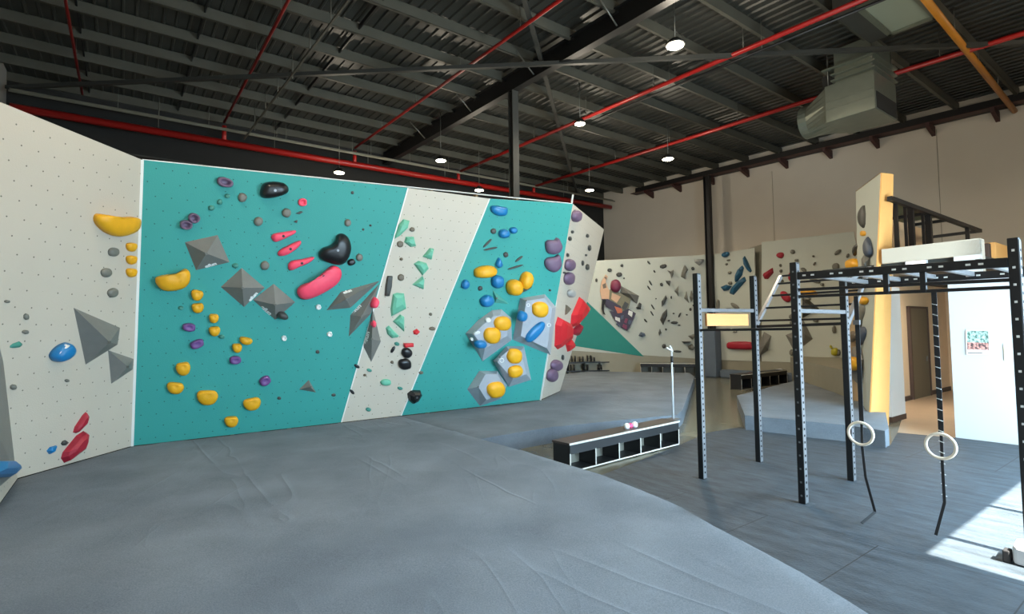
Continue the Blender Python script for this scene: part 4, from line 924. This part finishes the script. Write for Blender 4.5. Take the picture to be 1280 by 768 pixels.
hold([(509, 492), (514, 488), (525, 488), (527, 493), (522, 502), (516, 505), (510, 500)], PT, 'black', 'facet', 'black rock-shaped hold at the foot of the stripe', .14, 1, S)
# ---- teal wall, right part
S = 'on the narrower teal panel'
hold([(613, 259), (617, 257), (631, 259), (633, 262), (631, 269), (622, 270), (614, 265)], PT, 'blue', 'blob', 'pale blue wide hold at the top of the narrower teal panel', .12, surf=S)
E_(629, 292, 13, 11, 'blue', PT, S, label='left of two blue balls near the top of the narrower teal panel', depth=.12); E_(641, 288, 9, 8, 'blue', PT, S, label='right and smaller of two blue balls near the panel top', depth=.09)
hold([(623, 322), (626, 327), (627, 332), (623, 335), (619, 332), (620, 327)], PT, 'blue', 'blob', 'blue teardrop hold above the big blue ball', .09, surf=S)
E_(581, 355.5, 9, 12, 'blue', PT, S, 15, label='blue oval hold at the left edge of the narrower teal panel', depth=.1)
E_(621, 352, 15, 16, 'blue', PT, S, label='blue ball between the yellow holds', depth=.13); E_(607.5, 376, 16, 14, 'blue', PT, S, -20, label='blue ball just above the left grey volume', depth=.14)
E_(605, 339.5, 27, 15, 'yellow', PT, S, -8, label='wide yellow boulder hold at the upper left of the narrower teal panel', depth=.2)
E_(641, 359, 18, 20, 'yellow', PT, S, -15, label='left of two touching yellow boulders', depth=.22); E_(656, 350, 14, 22, 'yellow', PT, S, 15, label='right of two touching yellow boulders', depth=.2)
for x, y, w_, h_, r in ((609, 304, 15, 2.5, -45), (613, 311, 18, 2.5, -12), (648, 324, 12, 2.5, -38), (644, 334, 20, 2.5, -17), (659, 361, 13, 2.5, -33)):
    hold(outline_ellipse(x, y, w_, h_, r, 8), PT, 'darkgrey', 'flat', None, .03, 1, S)
for x, y, w_, h_ in ((616.5, 289, 7, 7), (632, 318.5, 6, 7), (600, 360.5, 6, 6), (687, 363, 3, 3)): E_(x, y, w_, h_, 'darkgrey', PT, S, depth=.04)
volume([(616, 363), (619, 379), (636, 380)], [(621, 373)], PT, 'tealvol', 'small teal triangular volume above the left grey volume', .1)
VA = volume([(582, 417), (597, 401), (615, 388), (627, 387), (639, 398), (640, 425), (603, 452)], [(592, 418), (603, 407), (617, 396), (625, 394), (633, 401), (634, 420), (606, 436)], PT, 'volpale', 'left of four pale grey faceted volumes, holding two yellow balls', .24)
VB = volume([(650, 373), (681, 368), (695, 384), (688, 444), (641, 425)], [(658, 376), (680, 373), (690, 386), (684, 436), (651, 420)], PT, 'volpale', 'largest pale grey faceted volume at the right of the teal panel', .24)
VC = volume([(620, 448), (633, 433), (655, 433), (664, 475), (636, 484), (616, 451)], [(625, 447), (636, 438), (652, 438), (658, 468), (641, 474), (622, 453)], PT, 'volpale', 'pale grey faceted volume below the middle, holding two yellow holds', .24)
VD = volume([(584, 487), (599, 464), (622, 464), (634, 482), (626, 499), (600, 508)], [(598, 484), (607, 468), (621, 468), (630, 481), (624, 494), (608, 500)], PT, 'volpale', 'lowest pale grey faceted volume near the mat, holding one yellow hold', .24)
S = 'on the pale grey volumes'
for x, y, w_, h_, c_, r, lb in ((627, 404, 20, 18, 'yellow', 0, 'upper right of two yellow balls on the left pale volume'), (614, 419, 21, 20, 'yellow', 0, 'lower left of two yellow balls on the left pale volume'), (599.5, 430, 15, 10, 'blue', 0, 'blue oval on the left pale volume'),
                                (674, 386.5, 20, 20, 'yellow', 0, 'round yellow ball on the largest pale volume'), (651.5, 395, 11, 13, 'blue', 20, 'small blue ball at the left of the largest pale volume'), (642, 445, 18, 19, 'yellow', 0, 'upper yellow ball on the volume below the middle'),
                                (643, 464, 18, 15, 'yellow', -20, 'lower yellow cup on the volume below the middle'), (619, 487, 22, 20, 'yellow', -5, 'yellow triangular boulder on the lowest pale volume')):
    hold(outline_ellipse(x, y, w_, h_, r, 12), PT, c_, 'blob', lb, .13, 2, S, off=.22)
hold([(656, 424), (658, 417), (666, 408), (675, 402), (680, 404), (678, 411), (668, 423), (660, 428)], PT, 'blue', 'blob', 'long blue sausage hold on the largest pale volume', .12, surf=S, off=.22)
for x, y, w_, h_, r in ((609, 400, 7, 6, 0), (595, 416, 9, 4, -20), (589, 424, 4, 4, 0), (659, 381, 5, 5, 0), (685, 406, 6, 6, 0), (626, 450, 7, 7, 0)):
    hold(outline_ellipse(x, y, w_, h_, r, 7), PT, 'white', 'ring' if w_ == h_ else 'flat', None, .05, 1, S, off=.2)
S = 'on the narrower teal panel'
hold([(681, 304), (685, 300), (692, 300), (695, 297), (698, 300), (701, 309), (697, 316), (690, 318), (683, 315)], PT, 'mauve', 'blob', 'upper of two mauve apple-shaped holds at the panel edge', .14, surf=S)
hold([(680, 327), (684, 322), (692, 321), (697, 318), (699, 323), (700, 332), (695, 339), (689, 340), (682, 335)], PT, 'mauve', 'blob', 'lower of two mauve apple-shaped holds at the panel edge', .14, surf=S)
# ---- white end wall
S = 'on the narrow white end wall'
for x, y, w_, h_, c_, lb in ((718.5, 270, 9, 15, 'mauve', 'topmost mauve hold on the narrow white end wall'), (710.5, 331, 10, 15, 'mauve', 'upper of two mauve holds at the left edge of the white end wall'), (709.5, 348, 10, 16, 'mauve', 'lower of two mauve holds at the left edge of the white end wall'),
                             (694, 456.5, 12, 14, 'mauve', 'upper purple hold low on the white end wall'), (688.5, 469, 11, 16, 'mauve', 'lower purple hold near the mat on the white end wall')):
    E_(x, y, w_, h_, c_, PE, S, 10, label=lb, depth=.14)
E_(713, 367, 9, 10, 'palegrey', PE, S, label='pale grey round hold above the red cluster', depth=.1)
hold([(707, 381), (713, 386), (706, 394)], PE, 'brown', 'facet', 'small brown triangular hold above the red cluster', .08, 1, S)
for x, y, w_, h_ in ((715, 290, 3, 4), (712, 298.5, 4, 6), (709, 319, 3, 5), (705, 341, 3, 3), (734, 295, 3, 5), (736.5, 310, 4, 8), (734, 334, 5, 8), (728, 329, 2.5, 7), (732, 319, 2, 3), (703, 447, 3, 7)): E_(x, y, w_, h_, 'darkgrey', PE, S, depth=.04)
hold([(724, 371), (735, 384), (728, 395), (716, 409), (713, 406), (714, 394)], PE, 'red', 'facet', 'large upper right red wedge in the red cluster', .22, 1, S)
hold([(697, 396), (710, 403), (713, 409), (713, 424), (697, 437), (693, 433), (694, 406)], PE, 'red', 'facet', 'largest left red wedge in the red cluster', .2, 1, S)
hold([(716, 412), (723, 404), (727, 407), (721, 420), (716, 418)], PE, 'darkred', 'facet', 'small dark red wedge at the right of the red cluster', .14, 1, S)
hold([(712, 423), (717, 430), (716, 435), (709, 440), (707, 431)], PE, 'red', 'facet', 'lowest small red wedge of the red cluster', .12, 1, S)
# ---- far wall, left facet
S = 'on the left facet of the far wall'
for x, y, w_, h_, r in ((762, 338, 6, 5, 0), (774, 343.5, 8, 6, -10), (745.5, 350.5, 3, 5, 0), (780, 348, 2, 2, 0), (777.5, 332, 4, 4, 0), (811, 328.5, 2.5, 6, -40), (829, 333, 9, 5.5, -10), (818, 339.5, 2, 4, -30), (866, 336, 4, 5, -30),
                        (867, 348, 3, 3, 0), (873, 354, 3, 3, 0), (827, 356, 4, 5, -30), (813, 354, 2, 7.5, -30), (811, 360, 2, 6.5, -35), (820, 373.5, 1.6, 1.6, 0), (839, 372, 2, 4, 0), (867, 382, 3, 3, 0), (863, 387, 3.5, 4, 0),
                        (816, 384, 2, 8, -32), (815, 392, 2, 7.5, -32), (842, 392, 3, 2, 0), (849.5, 394, 2.5, 7, 28), (858.5, 393.7, 2.5, 2, 0), (836, 401, 3.5, 2.5, 0), (849, 406.5, 3.5, 2.2, 0), (832.5, 412, 2.5, 3, 0), (807, 401, 2, 6, -40),
                        (871, 409.5, 2, 2, 0), (830, 433, 5, 6, 0), (847, 439.5, 11, 2.8, 3), (843, 403.5, 9, 4, 0)):
    E_(x, y, w_, h_, 'darkgrey', PW1, S, r, depth=.07)
FW = [([(868, 325), (880, 324), (880, 327), (874, 332), (868, 328)], 'palegrey', 'pale grey triangular hold at the top of the far wall, left of the black column'),
      ([(856, 331), (860, 337), (857, 342), (855, 347), (856, 349), (851, 346), (852, 341), (854, 335)], 'grey', 'tall lightning-shaped grey hold near the top of the far wall'),
      ([(834, 338), (838, 340), (842, 337), (842, 343), (839, 349), (838, 343)], 'grey', 'Y-shaped grey hold near the top of the far wall'), ([(832, 351), (838, 351), (837, 358), (833, 354)], 'darkgrey', 'dark triangular hold under the Y-shaped one'),
      ([(848, 357), (848, 371), (846, 368), (843, 364)], 'grey', 'thin grey blade hold in the middle of the far wall'), ([(858, 364), (861, 379), (855, 373)], 'grey', 'left of two grey leaf holds on the far wall'), ([(864, 363), (869, 371), (864, 378), (862, 372)], 'grey', 'right of two grey leaf holds on the far wall'),
      ([(832, 369), (834, 373), (830, 381), (827, 384), (827, 377)], 'darkgrey', 'slanting dark horn hold above the long dark blade'), ([(834, 386), (834, 395), (829, 407), (825, 400), (828, 392)], 'darkgrey', 'long dark blade hold in the middle of the far wall'),
      ([(825, 411), (827, 416), (824, 420), (823, 416)], 'darkgrey', 'small dark blade under the long dark one'), ([(860, 420), (869, 417), (869, 422), (865, 425)], 'grey', 'upper of two low grey wedges left of the rig post'), ([(852, 427), (864, 427), (862, 429), (855, 430)], 'darkgrey', 'thin flat dark edge between the two low grey wedges'),
      ([(860, 433), (865, 430), (869, 435), (866, 438), (861, 437)], 'grey', 'lower of two low grey wedges left of the rig post'), ([(798, 420), (801, 415), (806, 417), (807, 420), (803, 422)], 'slate', 'slate blue mound hold above the teal triangle'),
      ([(795, 385), (799, 378), (802, 380), (801, 387), (797, 387)], 'darkgrey', 'dark mitten-shaped hold right of the painted figure')]
for p_, c_, lb in FW: hold(p_, PW1, c_, 'facet', lb, .18, 1, S)
# painted climber figure on boards
S = 'on the left facet of the far wall'
fgm = empty('painted_figure', PW1.at(772, 412), 'painted cut-out figure with a raised arm and patterned trousers on the far wall', 'wall decoration')
def deco(pts, m_, nm, off=.03, t=.05):
    MB().prism([PW1.at(x, y, off + t) for x, y in pts], -PW1.n * t).build(nm, m_, fgm)
deco([(757, 343), (760, 346), (757, 352), (760, 360), (763, 366), (768, 374), (773, 378), (768, 380), (758, 374), (752, 374), (750, 364), (752, 352)], HM['skin'], 'raised_arm')
deco([(762, 362), (764, 362), (776, 367), (789, 374), (786, 385), (783, 393), (775, 386), (761, 378)], HM['olive'], 'grey_torso', .04)
deco([(752, 374), (760, 374), (776, 383), (779, 393), (775, 396), (765, 388), (758, 384)], HM['plum'], 'dark_vest', .06)
deco([(762, 389), (775, 391), (785, 386), (795, 392), (788, 408), (784, 414), (777, 410), (768, 400)], HM['plum'], 'patterned_trousers', .05)
deco([(782, 398), (785, 399), (783, 405), (780, 403)], HM['magenta'], 'pink_pattern', .1, .02); deco([(779, 405), (784, 407), (783, 412), (778, 409)], HM['magenta'], 'pink_pattern', .1, .02); deco([(771, 404), (775, 406), (774, 409), (770, 406)], HM['slate'], 'blue_pattern', .1, .02); deco([(776, 395), (780, 394), (779, 399), (776, 400)], HM['slate'], 'blue_pattern', .1, .02); deco([(786, 400), (790, 401), (788, 406), (785, 405)], HM['slate'], 'blue_pattern', .1, .02); deco([(765, 366), (776, 371), (771, 379), (764, 374)], HM['skin'], 'shoulder', .1, .02); deco([(781, 377), (786, 380), (782, 389), (777, 385)], HM['darkgrey'], 'dark_fold', .1, .02); deco([(769, 396), (775, 398), (775, 403), (769, 400)], HM['white'], 'white_pattern', .1, .02); deco([(786, 388), (791, 390), (790, 397), (785, 393)], HM['white'], 'white_pattern', .1, .02)
deco([(768, 383), (777, 386), (778, 391), (772, 392)], mat('dull_orange', (190, 104, 76), .6), 'orange_hand', .12, .02)
deco([(753, 376), (756, 374), (758, 376), (755, 382), (755, 389), (757, 394), (754, 393), (752, 386)], M['strap'], 'black_strap', .08)
deco([(753, 356), (757, 354), (758, 360), (754, 361)], HM['brown'], 'brown_patch', .09, .01); deco([(755, 347), (758, 346), (758, 350)], HM['brown'], 'brown_patch', .09, .01)
E_(769.5, 357.5, 13, 16, 'magenta', PW1, S, 5, label='round magenta hold like a head above the painted figure', depth=.3)
volume([(777, 358), (799, 370), (796, 380), (775, 366)], [(786, 367)], PW1, 'volgrey', 'grey angular volume right of the magenta round hold', .35)
# ---- far wall, middle and right facets
S = 'on the middle facet of the far wall'
hold([(904, 317), (908, 315), (912, 316), (911, 320), (906, 322), (903, 320)], PW2, 'darkblue', 'blob', 'small dark blue hold at the top of the far wall, right of the column', .15, 2, S)
BL = [([(929, 322), (931, 320), (934, 325), (940, 339), (938, 341), (935, 339), (930, 331)], 'upper right dark blue blade of the blue cluster on the far wall'), ([(928, 332), (930, 335), (928, 344), (922, 352), (919, 353), (919, 346), (923, 337)], 'middle upright dark blue blade of the blue cluster'),
      ([(931, 346), (933, 351), (917, 369), (912, 367), (913, 363), (925, 350)], 'long slanting dark blue bar of the blue cluster'), ([(901, 359), (908, 356), (915, 358), (911, 363), (905, 364)], 'left dark blue leaf of the blue cluster')]
for p_, lb in BL: hold(p_, PW2, 'darkblue', 'facet', lb, .16, 1, S)
for x, y, w_, h_, r in ((911, 325.5, 4.5, 2.5, 0), (908.5, 330.5, 3, 3.5, 30), (912.5, 341, 4.5, 4, 0), (913, 354, 5.5, 4.5, 0), (898, 381, 4, 14, 0), (919, 383, 13, 5, 38), (911, 387, 9, 4, 0), (919, 415, 6, 2, 0)): E_(x, y, w_, h_, 'grey', PW2, S, r, depth=.08)
hold([(909, 432), (911, 428), (925, 427), (940, 428), (942, 432), (940, 437), (925, 437), (911, 436)], PW2, 'darkred', 'blob', 'long dark red sausage hold low between the two left rig posts', .16, 2, S)
S = 'on the right facet of the far wall'
hold([(971, 319), (974, 316), (979, 316), (980, 320), (977, 323), (973, 322)], PW3, 'darkred', 'blob', 'topmost dark red hold on the far wall', .12, 2, S)
hold([(954, 345), (955, 342), (966, 335), (967, 341), (960, 349), (956, 349)], PW3, 'darkred', 'facet', 'left dark red wedge hold on the far wall', .16, 1, S)
E_(991, 346, 10, 13, 'darkred', PW3, S, 10, label='dark red hold just left of the nearest tall rig post', depth=.14); E_(982.5, 371, 9, 16, 'darkred', PW3, S, -38, label='slanting dark red oval hold between the ladder rungs', depth=.14)
E_(1011, 366, 22, 8, 'yellow', PW3, S, 5, label='flat yellow hold seen between the ladder rungs', depth=.15); E_(1044, 440, 9, 10, 'lime', PW3, S, label='yellow green hold low on the far wall beside the inner rig post', depth=.14); E_(1039, 434, 3, 5, 'lime', PW3, S, -30, depth=.06)
hold([(1003, 372), (1012, 376), (1024, 386), (1022, 390), (1014, 392), (1003, 398)], PW3, 'darkgrey', 'facet', 'large dark blade hold behind the ladder rungs', .2, 1, S)
volume([(955, 415), (964, 420), (960, 438), (948, 447), (946, 436)], [(956, 432)], PW3, 'volgrey', 'grey volume right of the long dark red sausage hold', .3)
volume([(982, 419), (1000, 412), (1004, 470 - 22), (996, 446)], [(994, 426)], PW3, 'volgrey', 'left grey volume behind the nearest tall rig post', .3)
volume([(1003, 398), (1016, 424), (1004, 433), (1000, 415)], [(1006, 418)], PW3, 'volgrey', 'right grey volume behind the nearest tall rig post', .25)
for x, y, w_, h_, r in ((991, 315, 6, 5.5, 0), (996, 325.5, 5, 4, 0), (976, 332, 3, 4, 0), (976.5, 339, 3.5, 4.5, 0), (977, 352, 6, 5.5, 0), (1005, 337.5, 8, 5, 35), (1017, 320.5, 2.5, 2.5, 0), (1018.5, 330, 2, 5, 30), (1047.5, 315.5, 10, 4.5, -40), (1045, 333.5, 9, 9, 0),
                        (1060, 320, 3, 6, 20), (990, 396, 7, 7, 0), (991, 404, 7, 7, 0), (1020, 401, 7, 4, 0), (1043, 412, 5, 10, 0), (1010, 374, 8, 4, 0), (990, 441, 6, 8, 0), (944.5, 370, 1.5, 4, 0), (1019, 351, 14, 5, 20), (1028, 356, 5, 4, 0)):
    E_(x, y, w_, h_, 'grey', PW3, S, r, depth=.09)
# ---- tower face
S = 'on the tower face'
hold([(1085, 256), (1085, 280), (1083, 286), (1079, 281), (1077, 270), (1080, 260)], PU, 'darkgrey', 'blob', 'grey half-moon hold at the top of the tower', .12, 2, S)
E_(1081, 292, 9, 9, 'yellow', PU, S, label='topmost small yellow hold on the tower', depth=.08)
hold([(1075, 303), (1077, 307), (1072, 317), (1069, 321), (1070, 311)], PU, 'darkgrey', 'facet', 'dark pointed hold left of the slate leaf on the tower', .1, 1, S)
hold([(1087, 296), (1090, 305), (1091, 316), (1088, 322), (1084, 318), (1083, 306)], PU, 'slate', 'blob', 'tall slate leaf hold high on the tower', .1, 2, S)
volume([(1073, 318), (1082, 311), (1088, 322), (1086, 352), (1074, 342)], [(1080, 330)], PU, 'volgrey', 'upper pale grey volume on the tower face', .12)
E_(1069, 331, 12, 15, 'yellow', PU, S, label='large yellow hold on the left edge of the tower', depth=.16)
hold([(1079, 342), (1084, 345), (1081, 360), (1077, 358)], PU, 'grey', 'facet', 'grey wedge under the upper tower volume', .08, 1, S)
E_(1081.5, 376, 9, 10, 'yellow', PU, S, label='middle yellow hold on the tower, below the pull-up bars', depth=.1)
for x, y, w_, h_, c_, lb in ((1077, 395, 10, 30, 'grey', 'long grey blade hold in the middle of the tower'), (1078.5, 420, 9, 23, 'slate', 'slate leaf hold in the lower part of the tower'), (1066, 421, 10, 14, 'brown', 'brown wedge beside the lower slate leaf, tower')):
    E_(x, y, w_, h_, c_, PU, S, 12, label=lb, depth=.08)
volume([(1064, 434), (1074, 433), (1079, 450), (1072, 480), (1062, 470)], [(1070, 450)], PU, 'volgrey', 'lower grey volume on the tower face', .1)
hold(outline_ellipse(1067, 455, 12, 18, 0, 12), PU, 'yellow', 'ring', 'yellow orange hold on the lower tower volume', .1, 2, S, off=.08)
E_(1048, 441, 6, 8, 'grey', PW3, 'on the right facet of the far wall', depth=.08)

# ---- labels for the holds that have none of their own
def direction(dx, dy):
    if abs(dx) > 2 * abs(dy): return 'right of' if dx > 0 else 'left of'
    if abs(dy) > 2 * abs(dx): return 'below' if dy > 0 else 'above'
    return ('below' if dy > 0 else 'above') + (' right of' if dx > 0 else ' left of')
def short(s_):
    for cut in (' on the left white wall', ', left white', ' on the far wall', ' near the top of the far', ' at the top of the teal', ' on the narrow white', ' on the white end', ', teal wall', ', pointing', ', standing', ', with'):
        i = s_.find(cut)
        if i > 0: s_ = s_[:i]
    return s_
used = {h[6] for h in HOLDS if h[6]}
named = [h for h in HOLDS if h[6] and len(short(h[6]).split()) <= 11]
for h in HOLDS:
    o, x, y, col, ar, surf, lb = h
    if lb is None:
        size = 'tiny' if ar < 16 else 'small'
        cands = sorted((q for q in named if q[5] == surf or True), key=lambda q: (0 if q[5] == surf else 60) + math.hypot(q[1] - x, q[2] - y))
        lb = None
        for q in cands[:30]:
            t = 'the ' + short(q[6])
            l2 = f"{size} {COLN[col]} hold {direction(x - q[1], y - q[2])} {t}"
            if l2 not in used and len(l2.split()) <= 16: lb = l2; break
        if lb is None: lb = f"{size} {COLN[col]} foothold {surf}"
        used.add(lb)
    tag(o, lb, 'climbing hold', 'climbing holds ' + surf)
